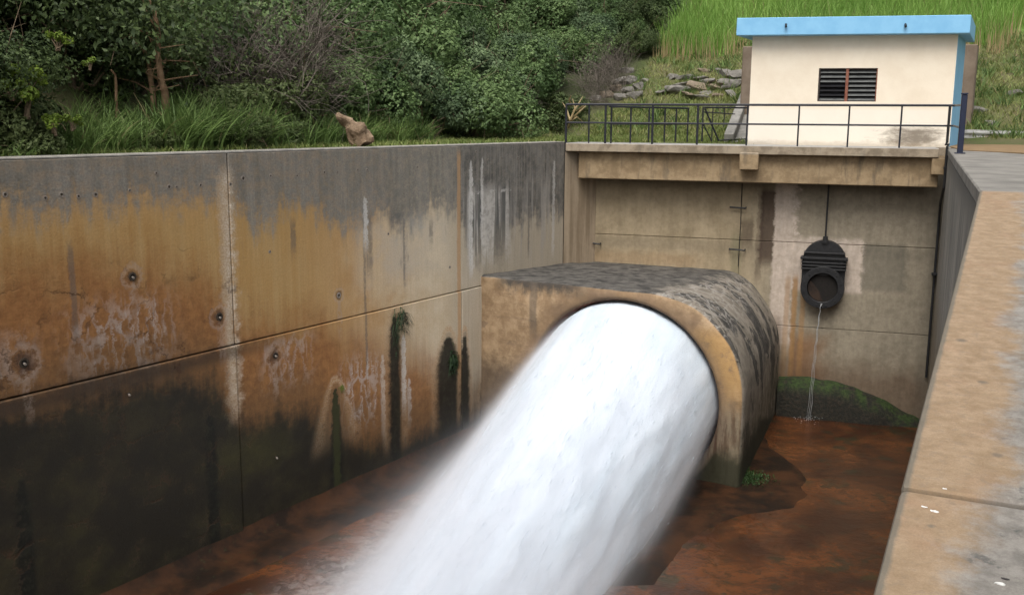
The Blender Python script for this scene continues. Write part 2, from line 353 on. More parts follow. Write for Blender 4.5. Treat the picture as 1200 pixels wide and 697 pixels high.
def mat_deck():
    b = B('deck_concrete'); p, f, c, g = concrete_fine(b); a = b.dot(bx_); st = b.noise(b.vec(a*4, b.z*.8), 1, 5, .65); c2 = b.noise(p, 3., 5, .65)
    col = b.mix(b.sm(.35, .65, c2), (.23, .165, .095), (.35, .26, .155))
    col = b.mix(b.sm(.52, .7, st)*.6, col, (.10, .085, .065))
    edge = b.sm(-.24, -.19, b.z); col = b.mix(edge*.55, col, b.mix(b.sm(.4, .6, c2), (.19, .17, .14), (.32, .29, .24)))
    col = b.mix(b.sm(-.02, .0, b.z), col, (.34, .33, .31))
    col = b.mul(.5, col, b.grey(f*.8+.6)); return b.bsdf(col, .9, f*.6+g*.4, .5, .02)
def mat_reveal():
    b = B('pale_concrete'); p, f, c, g = concrete_fine(b); st = b.noise(b.vec(b.dot(bx_)*9, b.z*.3), 1, 5, .6)
    col = b.mix(b.sm(.35, .65, st), (.23, .175, .115), (.36, .285, .20)); col = b.mix(b.sm(-1.2, -.3, b.z+(c-.5))*.4, col, (.16, .14, .11))
    col = b.mul(.5, col, b.grey(f*.7+.65)); return b.bsdf(col, .9, f, .4, .02)
def mat_conduit():
    b = B('conduit_concrete'); s = b.dot(sd) - float(FL@sd); z = b.z; t = b.dot(ax) - FACE_D
    p, f, c, g = concrete_fine(b); c2 = b.noise(p, 3.2, 6, .7); uv = b.vec(s, z, t)
    nx = b.nt.nodes.new('ShaderNodeSeparateXYZ'); b.nt.links.new(b.geo.outputs['Normal'], nx.inputs[0]); nz = V(b, nx.outputs[2])
    nface = V(b, nx.outputs[0])*float(-ax[0]) + V(b, nx.outputs[1])*float(-ax[1])
    front = b.sm(.55, .8, nface)
    # top and shoulder
    top = b.mix(b.sm(.35, .62, c2), (.034, .033, .031), (.12, .112, .10))
    top = b.mix(b.sm(.6, .75, b.noise(b.vec(s, t*3, z), 2.5, 6, .7))*.75, top, (.27, .25, .22))
    shoulder = b.mix(b.sm(.4, .6, c2), (.17, .15, .12), (.25, .22, .18))
    blot = b.sm(.50, .56, b.noise(b.vec(s*1.2, z*.8, t*1.2), 1.0, 6, .68, .6))
    shoulder = b.mix(blot*.95, shoulder, b.mix(b.sm(.4, .7, c2), (.035, .034, .032), (.085, .08, .072)))
    net = b.sm(.09, .02, b.voro(b.vec(s*3+c2*1.5, t*2+c2, z*3), 1.3))*b.sm(4.2, 4.6, s)*b.sm(-4.0, -3.6, z)
    body = b.mix(b.sm(3.9, 4.7, s+(c2-.5)*1.4), top, shoulder); body = b.mix(net*.7, body, (.33, .31, .28))
    body = b.mix(b.sm(-5.3, -6.2, z+(c2-.5))*.5, body, (.10, .085, .05))
    # front face
    st = b.noise(b.vec(s*5, z*.7, 1.), 1, 5, .65)
    fr = b.mix(b.sm(.35, .7, c2), (.26, .175, .10), (.43, .31, .19))
    lines = b.noise(b.vec(s*.6, z*7., 2.), 1, 4, .6); fr = b.mix(b.sm(.55, .7, lines)*.4, fr, (.19, .13, .085))
    fr = b.mix(b.sm(.56, .66, b.noise(b.vec(s, z, 5.), 1.6, 6, .7))*.55*b.sm(-3.6, -4., z), fr, (.15, .11, .08))
    rr = (((s-3.72)/2.25)*((s-3.72)/2.25) + ((z+5.38)/2.1)*((z+5.38)/2.1)).pow(.5)
    ring = b.sm(1.28, 1.05, rr+(c2-.5)*.2)
    fr = b.mix(ring*.8, fr, b.mix(b.sm(.35, .65, c), (.26, .17, .095), (.18, .12, .078)))
    fr = b.mix(b.sm(1.06, 1.015, rr)*.8, fr, (.07, .045, .03))
    ed = b.sm(-3.45, -3.08, z+(f-.5)*.5+(st-.5)*.35)*b.sm(3.2, 2.2, s)*b.sm(.3, .7, s); fr = b.mix(ed*.95, fr, (.05, .045, .04))
    drip = b.sm(.13, .06, (s-1.45+(c2-.5)*.12).abs())*b.sm(-4.6, -4.0, z+(c2-.5)); fr = b.mix(drip*.6, fr, (.10, .085, .07))
    redm = b.sm(5.2, 5.5, s)*b.sm(1.16, 1.04, rr)*b.sm(-5.2, -5.7, z); fr = b.mix(redm*.85, fr, (.13, .035, .018))
    yel = b.sm(.25, .05, (rr-1.22).abs())*b.sm(4.9, 5.6, s)*b.sm(-5.6, -4.6, z)*b.sm(-3.5, -3.9, z); fr = b.mix(yel*.7*b.sm(.4, .6, c2+.1), fr, (.42, .25, .09))
    fr = b.mix(b.sm(-4.9, -5.7, z+(c2-.5)*.8)*b.sm(4.8, 5.3, s)*.8, fr, b.mix(b.sm(.4, .6, st), (.07, .045, .03), (.20, .17, .12)))
    inner = b.mix(b.sm(.3, .7, c2), (.12, .035, .018), (.06, .03, .02))
    isin = b.sm(.15, .35, t)*b.sm(1.02, .99, rr)
    col = b.mix(front, body, fr)
    low = b.sm(-6.0, -6.5, z+(c2-.5)*.5)*b.sm(1.05, 1.1, rr); col = b.mix(low*.9, col, (.022, .024, .012))
    # band of wetness on the left of the face close to the water
    wet = b.sm(-4.7, -5.4, z+(c2-.5)*.5)*b.sm(1.6, .9, s)*front; col = b.mix(wet*.7, col, (.08, .06, .045))
    col = b.mul(.5, col, b.grey(f*.8+.6)); return b.bsdf(col, .82, f*.5+g*.3+c2*.4, .7, .035)
def mat_right_face():
    b = B('grey_wall_face'); p, f, c, g = concrete_fine(b); st = b.noise(b.vec(b.y*2.2, b.z*.35), 1, 5, .65)
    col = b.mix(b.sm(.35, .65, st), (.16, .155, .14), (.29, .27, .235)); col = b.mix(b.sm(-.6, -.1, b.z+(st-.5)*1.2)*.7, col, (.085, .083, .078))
    col = b.mix(b.sm(-2.5, -4.5, b.z+(c-.5)*2)*.6, col, (.19, .145, .085)); col = b.mix(b.sm(-5.6, -6.6, b.z+(c-.5)), col, (.04, .032, .02))
    col = b.mul(.5, col, b.grey(f*.7+.65)); return b.bsdf(col, .88, f, .4, .02)
def mat_coping(K, e):
    b = B('tan_coping_concrete'); lat = np.array([e[1], -e[0], 0]); w_ = b.dot(lat) - float(K@lat); l = float(K@e) - b.dot(e)
    p, f, c, g = concrete_fine(b, 2.); c2 = b.noise(b.vec(w_, l, 0.), 9., 8, .72); big = b.noise(b.vec(w_, l, 3.), 3.2, 5, .6)
    gr = b.noise(p, 160., 3, .8)
    col = b.mix(b.sm(.3, .7, c2), (.24, .17, .105), (.345, .255, .17)); col = b.mix(b.sm(.5, .75, big)*.6, col, (.31, .195, .125))
    fine_l = b.noise(b.vec(w_, l, 1.), 22., 5, .7); col = b.mix(b.sm(.5, .66, fine_l)*.45, col, (.22, .175, .13))
    gm = b.sm(.26, .40, w_ + (big-.5)*.42 + (c2-.5)*.22 + b.curve(l, [(0, .0), (2, -.06), (3.4, .0), (5.5, .01), (6.2, -.05), (6.5, .05), (7.0, .12), (9.5, .2), (14, .2)]))
    grey = b.mix(b.sm(.35, .65, c2), (.17, .165, .155), (.29, .28, .26))
    col = b.mix(gm*.9, col, grey)
    dk = b.sm(.56, .68, b.noise(b.vec(w_, l, 7.), 9., 7, .72))*gm; col = b.mix(dk*.75, col, (.09, .09, .088))
    sp = b.sm(.66, .76, b.noise(b.vec(w_, l, 11.), 14., 5, .65)); col = b.mix(sp*.4, col, (.14, .12, .10))
    for (w0, l0, r) in ((.12, 6.66, .018), (.3, 6.0, .03), (.22, 5.2, .03), (.1, 4.6, .04)):
        d = ((w_-w0)*(w_-w0)+(l-l0)*(l-l0)).pow(.5)+(c2-.5)*.04; col = b.mix(b.sm(r, r*.3, d)*.6, col, (.12, .11, .095))
    # grey above the change of slope
    col = b.mix(b.sm(.12, -.12, l + (c2-.5)*.3), col, b.mix(b.sm(.35, .65, big), (.21, .205, .19), (.33, .315, .285)))
    edge = b.sm(.035, .018, w_+(c2-.5)*.025); col = b.mix(edge*.75, col, (.14, .135, .115)); col = b.mix(b.sm(.02, .004, (l-6.400+(c2-.5)*.03).abs())*.7, col, (.07, .055, .04))
    ep = b.sm(.05, .0, b.voro(b.vec(w_*2+c2, l*2+c2), 1.1))*b.sm(.55, .6, big); col = b.mix(ep*.25, col, (.15, .12, .09))
    col = b.mul(.6, col, b.grey(gr*.9+.55)); return b.bsdf(col, .93, f*.4+gr*.6, .55, .008, .2)
def mat_simple(name, c1, c2, scale=4., rough=.8, bs=.3, spec=.3, metal=0., trans=None, bd=.01):
    b = B(name); p = b.vec(b.x, b.y, b.z); n = b.noise(p, scale, 6, .65); g = b.noise(p, scale*9, 3, .6)
    return b.bsdf(b.mix(b.sm(.3, .7, n), c1, c2), rough, n*.5+g*.5, bs, bd, spec, metal, trans)
def mat_leaf(name, dark, light, trans=.3, tipc=None, sc_=.6):
    b = B(name); oi = b.nt.nodes.new('ShaderNodeObjectInfo'); r = V(b, oi.outputs['Random']); n = b.noise(b.vec(b.x, b.y, b.z), sc_, 3, .6)
    k = (n-.5)*1.6 + b.island*.55 + r*.35 + .0
    col = b.mix(b.sm(0., .95, k), dark, light)
    if tipc: col = b.mix(b.sm(.955, .975, b.island), col, tipc)
    return b.bsdf(col, .55, None, spec=.25, trans=trans)
MLW, MBW, MDK, MRV, MCD, MRF = mat_left_wall(), mat_back_wall(), mat_deck(), mat_reveal(), mat_conduit(), mat_right_face()
MIRON = mat_simple('black_iron', (.006, .0065, .008), (.017, .017, .018), 14, .5, .3, .5)
MRAIL = mat_simple('rail_paint', (.010, .012, .020), (.022, .022, .028), 10, .45, .1, .5)
MDARK = mat_simple('joint_shadow_fill', (.03, .022, .015), (.06, .045, .03), 6)
MROCK = mat_simple('field_rock', (.13, .122, .108), (.25, .235, .21), 3.5, .9, .6, .2, 0., None, .03)
MROCK2 = mat_simple('brown_rock', (.15, .12, .085), (.26, .21, .155), 4., .9, .6, .2, 0., None, .03)
# ================================================================ SETTING
e_b = np.array([5.54, 13.6, 0]); e_b /= np.linalg.norm(e_b)                 # far part of right wall, away
K = np.array([4.23, 9.12, 0.])
SL = .105
e_n = np.array([.46, .888, 0])
for _ in range(12):
    n_ = np.array([-SL*e_n[0], -SL*e_n[1], 1.]); Nn = hit(1022, 697, n_, float(n_@K)); e_n = (K-Nn)*np.array([1, 1, 0]); e_n /= np.linalg.norm(e_n)
lat_n = np.array([e_n[1], -e_n[0], 0]); lat_b = np.array([e_b[1], -e_b[0], 0])
MCP = mat_coping(K, e_n)
def ramp_z(x, y): 
    l = (K[0]-x)*e_n[0] + (K[1]-y)*e_n[1]; return -SL*max(0., l)
def ground(x, y):
    P = np.array([x, y, 0.]); dL = -(nl@P-dl); u = -(P-CORNER)@ax; D = nb@P-db
    t = float(np.interp(u, [-14, -7, 0, 5, 10, 13, 17], [1.0, 2.2, 3.0, 2.5, 1.3, .8, .4]))
    s = max(0., dL-t); hl = min(.62*s*s/(s+1.0)+.0, 24)
    s2 = max(0., D-5.4); hb = min(.44*s2*s2/(s2+1.0), 30)
    h = max(hl, hb) + (mnoise.noise(Vector((x*.35, y*.35, 0)))*.35 + mnoise.noise(Vector((x*1.3, y*1.3, 3)))*.1)*min(1., max(s, s2)/2.)
    if nl@P-dl > 0 and D < 4 and x > 4: h = ramp_z(x, y)-.12
    return h
def mat_ground():
    b = B('rough_ground'); p = b.vec(b.x, b.y, b.z); n = b.noise(p, .8, 6, .65); f = b.noise(p, 9, 6, .7)
    col = b.mix(b.sm(.35, .6, n), (.075, .10, .028), (.11, .105, .05)); col = b.mix(b.sm(.6, .7, f)*.6, col, (.13, .105, .07))
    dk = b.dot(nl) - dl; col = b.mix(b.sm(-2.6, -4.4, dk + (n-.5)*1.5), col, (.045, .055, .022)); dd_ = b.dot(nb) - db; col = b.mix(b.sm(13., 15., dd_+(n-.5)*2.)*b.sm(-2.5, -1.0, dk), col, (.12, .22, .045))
    return b.bsdf(col, .95, f, .8, .06)
gx = np.concatenate([np.arange(-120, -30, 6.), np.arange(-30, 36, .5), np.arange(36, 130, 6.)])
gy = np.concatenate([np.arange(-40, 0, 4.), np.arange(0, 60, .5), np.arange(60, 200, 6.)])
gv = np.array([[x, y, ground(x, y)] for y in gy for x in gx]); gf = []
W_ = len(gx)
for j in range(len(gy)-1):
    for i in range(W_-1):
        c = np.array([(gx[i]+gx[i+1])/2, (gy[j]+gy[j+1])/2, 0]); inside = (nl@c-dl) > -.35 and (nb@c-db) < 1.9
        right = (c-K)@(lat_n if (c-K)@e_n < 0 else lat_b) > .8
        if inside and not right: continue
        a = j*W_+i; gf.append((a, a+1, a+W_+1, a+W_))
o = from_arr('ground', gv, gf, mat_ground(), None, True); tag(o, kind='structure')
# water in the basin
def mat_pool():
    b = B('rusty_shallow_water'); p = b.vec(b.x, b.y, 0.); n = b.noise(p, .55, 5, .6, .6); n2 = b.noise(p, 2.4, 6, .65); f = b.noise(b.vec(b.x, b.y*1.6, 2.), 5, 5, .6)
    col = b.mix(b.sm(.35, .65, n), (.036, .014, .007), (.105, .037, .012)); col = b.mix(b.sm(.56, .66, n2)*.5, col, (.045, .025, .012))
    col = b.mix(b.sm(.60, .68, b.noise(p, .9, 5, .6))*.6, col, (.03, .035, .015))
    br = b.sm(.52, .62, f)*b.sm(.4, .6, n); col = b.mix(br*.4, col, (.12, .048, .018)); col = b.mix(b.sm(.5, .6, b.noise(p, 3.5, 6, .7, .5))*.5, col, (.028, .016, .009)); col = b.mix(b.sm(.58, .64, b.noise(p, 1.3, 5, .6))*.7, col, (.02, .022, .012))
    fd_ = float(FL@ax); t_ = fd_ - b.dot(ax); la_ = b.dot(sd) - float(FL@sd) - 3.72 - t_*.135
    fo = b.sm(.2, -.4, la_)*b.sm(3.6, 1.9, la_.abs()+(n2-.5)*1.8)*b.sm(.5, 2.5, t_)*b.sm(.42, .62, b.noise(p, 5., 7, .72, .8)); col = b.mix(fo*.55, col, (.45, .42, .40))
    m = b.bsdf(col, .24, f*.4 + b.noise(b.vec(b.x, b.y, 4.), 3.2, 4, .55, .5), .5, .05, .4); return m
bm = bmesh.new(); BOT = [(-14, 0), (9, 0), (14, 27), (3, 30), (-3, 24)]
vs = [bm.verts.new((x, y, WATER)) for x, y in ((-20, -2), (12, -2), (14, 29), (-4, 31))]; bm.faces.new(vs)
o = from_bm('water', bm, mat_pool()); tag(o, kind='structure')
# ================================================================ LEFT WALL
lwt = empty('retaining_wall', LW(8, -7.3), 'long stained concrete side wall on the left, grey on top, rust brown and black below', 'retaining wall')
uj = [-.0, 4.73, 11.55, 27.]
zj = -3.29
mk('core', MDARK, lwt, box, CORNER*1., -ax, -sd, UP, -.0, 26.9, .10, .5, -7.6, -.03)
for i, (u0, u1) in enumerate(zip(uj, uj[1:])):
    g = .012
    z_ = [lw(545, 342)[1]]
    mk('wall_panel', MLW, lwt, box, CORNER*1., -ax, -sd, UP, u0+g*(i > 0), u1-g, 0., .36, zj+.012, 0., bev=.012)
    mk('wall_panel', MLW, lwt, box, CORNER*1., -ax, -sd, UP, u0+g*(i > 0), u1-g, (-.035 if i == 2 else -.012), .36, -7.6, zj-.012, bev=.015)
# tie holes and weep holes
MHOLE = mat_simple('hole_rim', (.17, .15, .13), (.30, .26, .22), 30)
MBLK = mat_simple('hole_dark', (.008, .007, .006), (.015, .012, .01), 20)
def ring(bm, C, r, R, out0, out1, n=14, X=None, Y=None, N=None):
    X = ax if X is None else X; Y = UP if Y is None else Y; N = sd if N is None else N
    prof = [(R*1.0, out0), (R*.94, out1), (r*1.08, out1), (r, out0)]
    rg = [[bm.verts.new(Vector(C + X*math.cos(2*math.pi*k/n)*p[0] + Y*math.sin(2*math.pi*k/n)*p[0]*(1+.12*math.sin(3*k)) + N*p[1])) for k in range(n)] for p in prof]
    for A_, B_ in zip(rg, rg[1:]):
        for k in range(n): bm.faces.new([A_[k], A_[(k+1) % n], B_[(k+1) % n], B_[k]])
def disc(bm, C, R, out, n=14, X=None, Y=None, N=None):
    X = ax if X is None else X; Y = UP if Y is None else Y; N = sd if N is None else N
    bm.faces.new([bm.verts.new(Vector(C+X*math.cos(2*math.pi*k/n)*R+Y*math.sin(2*math.pi*k/n)*R+N*out)) for k in range(n)])
for px, py, r in ((53, 232, .05), (72, 228, .06), (92, 230, .05), (112, 228, .06), (152, 223, .04), (198, 219, .06), (207, 219, .04), (235, 217, .05), (183, 203, .045),
                  (285, 209, .075), (270, 216, .05), (317, 206, .05), (348, 206, .045), (363, 202, .035), (380, 202, .05), (395, 202, .035), (419, 199, .045), (430, 199, .045), (489, 196, .04),
                  (558, 178, .05), (572, 187, .035), (588, 185, .035), (607, 185, .05), (628, 185, .03), (644, 184, .035), (660, 183, .035),
                  (316, 295, .045), (397, 346, .085), (527, 313, .05), (455, 274, .04), (549, 353, .08), (587, 400, .04), (6, 228, .06)):
    u, v = lw(px, py); C = LW(u, v, .0)
    r *= .68; t = mk('tie_hole', MHOLE, lwt, ring, C, r*.5, r, -.004, .008); mk('hole', MDARK, t, disc, C, r*.52, .004)
for px, py, r in ((155, 324, .07), (257, 371, .075), (28, 425, .075), (321, 416, .06), (322, 535, .03), (149, 461, .03)):
    u, v = lw(px, py); C = LW(u, v, .035 if v < zj else 0.)
    t = mk('weep_hole', MDARK, lwt, ring, C, r*.55, r, -.004, .012); mk('hole', MBLK, t, disc, C, r*.6, .004)
    mk('pipe_stub', MHOLE, t, tube, [C+sd*.0+UP*-.01, C+sd*.04-UP*.02], .018, 8)
# top light weathered edge
MEDGE = mat_simple('wall_top_cement', (.22, .21, .19), (.36, .34, .30), 3)
mk('coping', MEDGE, lwt, box, CORNER*1., -ax, -sd, UP, .012, 26.9, .004, .46, .004, .035, bev=.008)
# ================================================================ OUTLET HEADWALL + DECK
aL, aR = bwa(697, 300, .95)[0], bwa(1108, 300, .95)[0]+.25
hw = empty('headwall', BW((aL+aR)/2, -7, .95), 'brown concrete end wall below the deck with step irons and a pale patch', 'wall')
mk('core', MDARK, hw, box, np.zeros(3), bx_, nb, UP, aL-.3, aR+.3, db+1.02, db+1.5, -7.6, -.25)
zr = [-7.6, bwa(1000, 387, .95)[1], bwa(1000, 287, .95)[1], -.25]; ac = bwa(866, 300, .95)[0]
for (a0, a1) in ((aL-.3, ac), (ac, aR+.3)):
    for z0, z1 in zip(zr, zr[1:]):
        mk('wall_panel', MBW, hw, box, np.zeros(3), bx_, nb, UP, a0+.004, a1-.004, db+.95+float(rng.uniform(0, .012)), db+1.2, z0+.007, z1-.007, bev=.008)
for px, py in ((865, 243), (864, 292), (700, 285)):
    a, z = bwa(px, py, .95); wd = .2 if px > 800 else .09
    mk('step_iron', MIRON, hw, tube, [BW(a-wd, z, .96), BW(a-wd, z+.01, .83), BW(a+wd, z-.01, .83), BW(a+wd, z, .96)], .022, 8)
a, z = bwa(868, 250, .95); mk('cable', MIRON, hw, tube, [BW(a, -1.0, .93), BW(a+.01, -2.0, .935), BW(a, bwa(868, 312, .95)[1], .93)], .009, 6)
# left reveal pier
BL = BW(aL, 0, .97)
pier = mk('pier', MRV, None, prism, [CORNER+ax*.004+sd*.004, BL+sd*.002, BL+ax*1.2, CORNER+ax*2.], -7.6, -.222, bev=.012)
tag(pier, 'narrow pale concrete pier between the left wall and the end wall', 'pier')
# deck
a0, a1 = float(CORNER@bx_)+.02, bwa(1101, 176, 0)[0]
dk = empty('concrete_deck', BW((a0+a1)/2, 0, 1), 'brown concrete deck slab and beam crossing above the outlet under the railing', 'deck')
ZS = -.217
edges = np.linspace(a0, a1, 5); edges[1:4] += [.3, -.2, .1]
mk('slab', MDK, dk, box, np.zeros(3), bx_, nb, UP, a0, a1+.0, db, db+1.6, ZS, 0., bev=.015)
ab0 = bwa(678, 200, .25)[0]; ab1 = bwa(1100, 200, .25)[0]
mk('beam', MDK, dk, box, np.zeros(3), bx_, nb, UP, ab0, ab1, db+.22, db+.6, -.93, ZS-.003, bev=.02)
ca0, cz0 = bwa(866, 199, -.12); ca1, cz1 = bwa(889, 182, -.12)
mk('corbel', MDK, dk, box, np.zeros(3), bx_, nb, UP, ca0, ca1, db-.14, db+.3, cz0, ZS+.05, bev=.02)
ca0 = bwa(1091, 199, .1)[0]
mk('corbel', MDK, dk, box, np.zeros(3), bx_, nb, UP, ca0, ca0+.3, db+.03, db+.3, -.62, ZS-.002, bev=.02)
# rear floor behind deck (under the house)
fl_ = mk('floor', MDK, None, prism, [BW(a0+5.2, 0, 1.603), BW(a1+4.5, 0, 1.603), BW(a1+4.5, 0, 6.2), BW(a0+5.2, 0, 6.2)], -.3, -.01); tag(fl_, kind='structure')
# ================================================================ CONDUIT
def outline_r(th):
    dx, dz = math.cos(th), math.sin(th); cx, cz = 3.72, -5.38; best = 1e9
    def inside(s, z):
        if s < -.12 or z > -3.03 or z < -8 : return False
        if s > 4.45 and z > -5.05: return ((s-4.45)/2.07)**2 + ((z+5.05)/2.02)**2 < 1
        return s < 6.52
    lo, hi = 0., 8.
    for _ in range(40):
        m_ = (lo+hi)/2
        if inside(cx+dx*m_, cz+dz*m_): lo = m_
        else: hi = m_
    return lo
ths = sorted(list(np.linspace(0, 2*math.pi, 96, endpoint=False)) + [math.atan2(2.35, -3.84), math.atan2(2.35, -3.84)+.004, math.atan2(2.35, .73)])
bm = bmesh.new(); R4 = []
def cd_ring(fn): return [bm.verts.new(Vector(fn(t))) for t in ths]
def _out(off, back):
    def f(t):
        r = outline_r(t)-off; s_, z_ = 3.72+math.cos(t)*r, -5.38+math.sin(t)*r
        k = mnoise.noise(Vector((s_*2, z_*2, back*2)))*.025; q_ = min(1., max(0., (s_-2.)/4.)); return FC(s_-.195*max(0., back-.1)*q_, z_+k-.045*max(0., back)*min(1., max(0, z_+6)), back+k)
    return f
rings = [cd_ring(lambda t: FC(3.72+2.27*math.cos(t), -5.38+2.12*math.sin(t), .05)),
         cd_ring(lambda t: FC(3.72+2.34*math.cos(t), -5.38+2.19*math.sin(t), 0.)),
         cd_ring(_out(.09, 0.)), cd_ring(_out(.03, .03)), cd_ring(_out(0., .10))] + [cd_ring(_out(0., .1+k*.4)) for k in range(1, 16)]
for A_, B_ in zip(rings, rings[1:]):
    for k in range(len(ths)): bm.faces.new([A_[k], A_[(k+1) % len(ths)], B_[(k+1) % len(ths)], B_[k]])
cond = empty('outlet_conduit', FC(3.7, -7, 1.), 'huge round-shouldered concrete conduit mouth with blackened top that the water bursts from', 'conduit')
o = from_bm('concrete_block', bm, MCD, cond, True)
MLIN = mat_simple('rust_lined_bore', (.14, .035, .018), (.07, .03, .02), 3, .6)
bm = bmesh.new(); rr_ = [[bm.verts.new(Vector(FC(3.72+a_*math.cos(t), -5.38+b_*math.sin(t), d_))) for t in np.linspace(0, 2*math.pi, 80, endpoint=False)] for a_, b_, d_ in ((2.275, 2.125, .045), (2.2, 2.06, .3), (2.15, 2.02, 1.6))]
for A_, B_ in zip(rr_, rr_[1:]):
    for k in range(80): bm.faces.new([A_[k], A_[(k+1) % 80], B_[(k+1) % 80], B_[k]])
from_bm('lining', bm, MLIN, cond, True)
try:
    me = o.data; me.set_sharp_from_angle(angle=math.radians(40))
except Exception: pass
def mat_apron():
    b = B('algae_apron'); p = b.vec(b.x, b.y, b.z); n = b.noise(p, 1.2, 5, .6); f = b.noise(p, 9, 5, .65)
    col = b.mix(b.sm(.4, .65, n), (.014, .009, .006), (.050, .022, .010)); col = b.mix(b.sm(.6, .7, f)*.35, col, (.035, .05, .02))
    return b.bsdf(col, .6, f, .35, .03, .15)
zp = np.array([0, 0, 1.])
AZ = -6.955
AP = [hit(x, y, zp, AZ) for x, y in ((912, 478), (902, 505), (912, 522), (930, 535), (948, 549), (956, 562), (955, 580), (938, 594), (905, 600), (870, 606), (830, 622), (795, 650), (770, 690))]
AP = [FC(3.2, AZ, 2.)] + AP[:] + [FC(2.0, AZ, -9.)]
bm = bmesh.new(); n_ap = len(AP)
hi = [bm.verts.new(Vector((p[0], p[1], AZ))) for p in AP]; cv = bm.verts.new(Vector(FC(4.2, AZ, -.2)))
for i in range(n_ap-1): bm.faces.new([cv, hi[i], hi[i+1]])
bmesh.ops.subdivide_edges(bm, edges=bm.edges[:], cuts=5, use_grid_fill=True)
for v_ in bm.verts:
    if v_.is_boundary: v_.co += Vector((mnoise.noise(v_.co*1.4), mnoise.noise(v_.co*1.4+Vector((5, 9, 0))), 0))*.10; v_.co.z = -7.02
    else: v_.co.z += mnoise.noise(v_.co*2.3)*.025
o = from_bm('apron_slab', bm, mat_apron(), None, True); tag(o, 'dark algae-covered apron around the foot of the conduit, edge curving into the rusty water', 'apron')
# silted bench along the foot of the left wall
bm = bmesh.new(); nb_ = 90; rows = []
for i in range(nb_+1):
    u_ = 26.*i/nb_; wd_ = 1.0+.16*mnoise.noise(Vector((u_*.8, 0, 0)))+.06*mnoise.noise(Vector((u_*3, 2, 0)))
    rows.append([LW(u_, -6.62, .0), LW(u_, -6.86, .12), LW(u_, -6.93, wd_*.5), LW(u_, -6.95, wd_*.9), LW(u_, -7.04, wd_)])
gg = [[bm.verts.new(Vector(p)+Vector((0, 0, mnoise.noise(Vector(p)*2)*.03))) for p in r_] for r_ in rows]
for A_, B_ in zip(gg, gg[1:]):
    for k in range(4): bm.faces.new([A_[k], B_[k], B_[k+1], A_[k+1]])
o = from_bm('silt_bench', bm, mat_apron(), None, True); tag(o, 'black slimy bench along the foot of the stained left wall', 'ledge')
# mossy ledge at the foot of the end wall
def mat_moss():
    b = B('mossy_concrete'); p = b.vec(b.x, b.y, b.z); n = b.noise(p, 2.2, 6, .7); f = b.noise(p, 14, 5, .7)
    nx = b.nt.nodes.new('ShaderNodeSeparateXYZ'); b.nt.links.new(b.geo.outputs['Normal'], nx.inputs[0]); nz = V(b, nx.outputs[2])
    col = b.mix(b.sm(.4, .7, f), (.012, .012, .009), (.035, .028, .018))
    g = b.mix(b.sm(.35, .7, f), (.014, .026, .007), (.038, .062, .014)); col = b.mix(b.sm(.25, .6, nz)*b.sm(.38, .55, n), col, g)
    return b.bsdf(col, .8, f, .9, .04)
bm = bmesh.new(); prof = [(912, 443), (940, 444), (970, 447), (1000, 455), (1025, 466), (1048, 478), (1066, 489), (1085, 497)]
rows = []
for px, py in prof:
    aa, zz = bwa(px, py, .95-.25)
    
    rows.append([BW(aa, zz, 1.0), BW(aa, zz, .72), BW(aa, zz-.18, .55), BW(aa, zz-.42, .46), BW(aa, -7.3, .40)])
pv = []
for i in range(len(rows)-1):
    for k in range(6):
        t = k/6; pv.append([r0*(1-t)+r1*t for r0, r1 in zip(rows[i], rows[i+1])])
pv.append(rows[-1]); pv.append([p+bx_*.8-UP*.3 for p in rows[-1]])
gg = [[bm.verts.new(Vector(p)+Vector((0, 0, mnoise.noise(Vector(p)*3)*.06))+Vector(-nb)*mnoise.noise(Vector(p)*2.5)*.06) for p in r] for r in pv]
for A_, B_ in zip(gg, gg[1:]):
    for k in range(4): bm.faces.new([A_[k], B_[k], B_[k+1], A_[k+1]])
o = from_bm('mossy_ledge', bm, mat_moss(), None, True); tag(o, 'low moss-covered ledge along the foot of the end wall below the valve', 'ledge')
# ================================================================ RIGHT WALL
rw = empty('channel_wall', K*np.array([1, 1, 0])+UP*-7, 'right side wall of the basin with a wide tan and grey coping that slopes towards the viewer', 'wall')
Kb = K + e_b*.0
L_b = 17.
far_end = K + e_b*L_b
g = .01
def plan_slab(bm, A, Bp, C, D_, th, bev=.02):   # four top corners ccw
    c = [p - UP*th for p in (A, Bp, C, D_)] + [A, Bp, C, D_]; hexa(bm, c, bev, 2)
# vertical faces (panels)
for l0, l1 in ((0, 6.2), (6.2, 12.2), (12.2, L_b+.4)):
    mk('wall_panel', MRF, rw, box, K*1., e_b, lat_b, UP, l0+g, l1-g, .012, .4, -7.6, -.165, bev=.01)
near = [0, 4.05, 10.5]
# joint position on the near slab
nR = np.array([-SL*e_n[0], -SL*e_n[1], 1.]); Pj = hit(1055, 570, nR, float(nR@K)); lj = float((K-Pj)@e_n); Pj2 = hit(1198, 578, nR, float(nR@K))
jd = (Pj2-Pj); jd = jd/np.linalg.norm(jd[:2])
cuts = [0, lj, lj+5.5]
def on(l, wv):   # point on ramp, l metres from the kink towards the viewer, wv metres right of the edge
    P = K - e_n*l + lat_n*wv; P = P.copy(); P[2] = -SL*l; return P
for l0, l1 in zip(cuts, cuts[1:]):
    mk('wall_panel', MRF, rw, box, K*1., -e_n, lat_n, UP, l0+g, l1-g, .012, .4, -7.6, -SL*l1-.2, bev=.01)
    sk = .0
    A = on(l1-g, 0); Bp = on(l1-g, 7.); C = on(l0+g*(l0 > 0), 7.); D_ = on(l0+g*(l0 > 0), 0)
    mk('coping_slab', MCP, rw, plan_slab, A, Bp, C, D_, .22, .022)
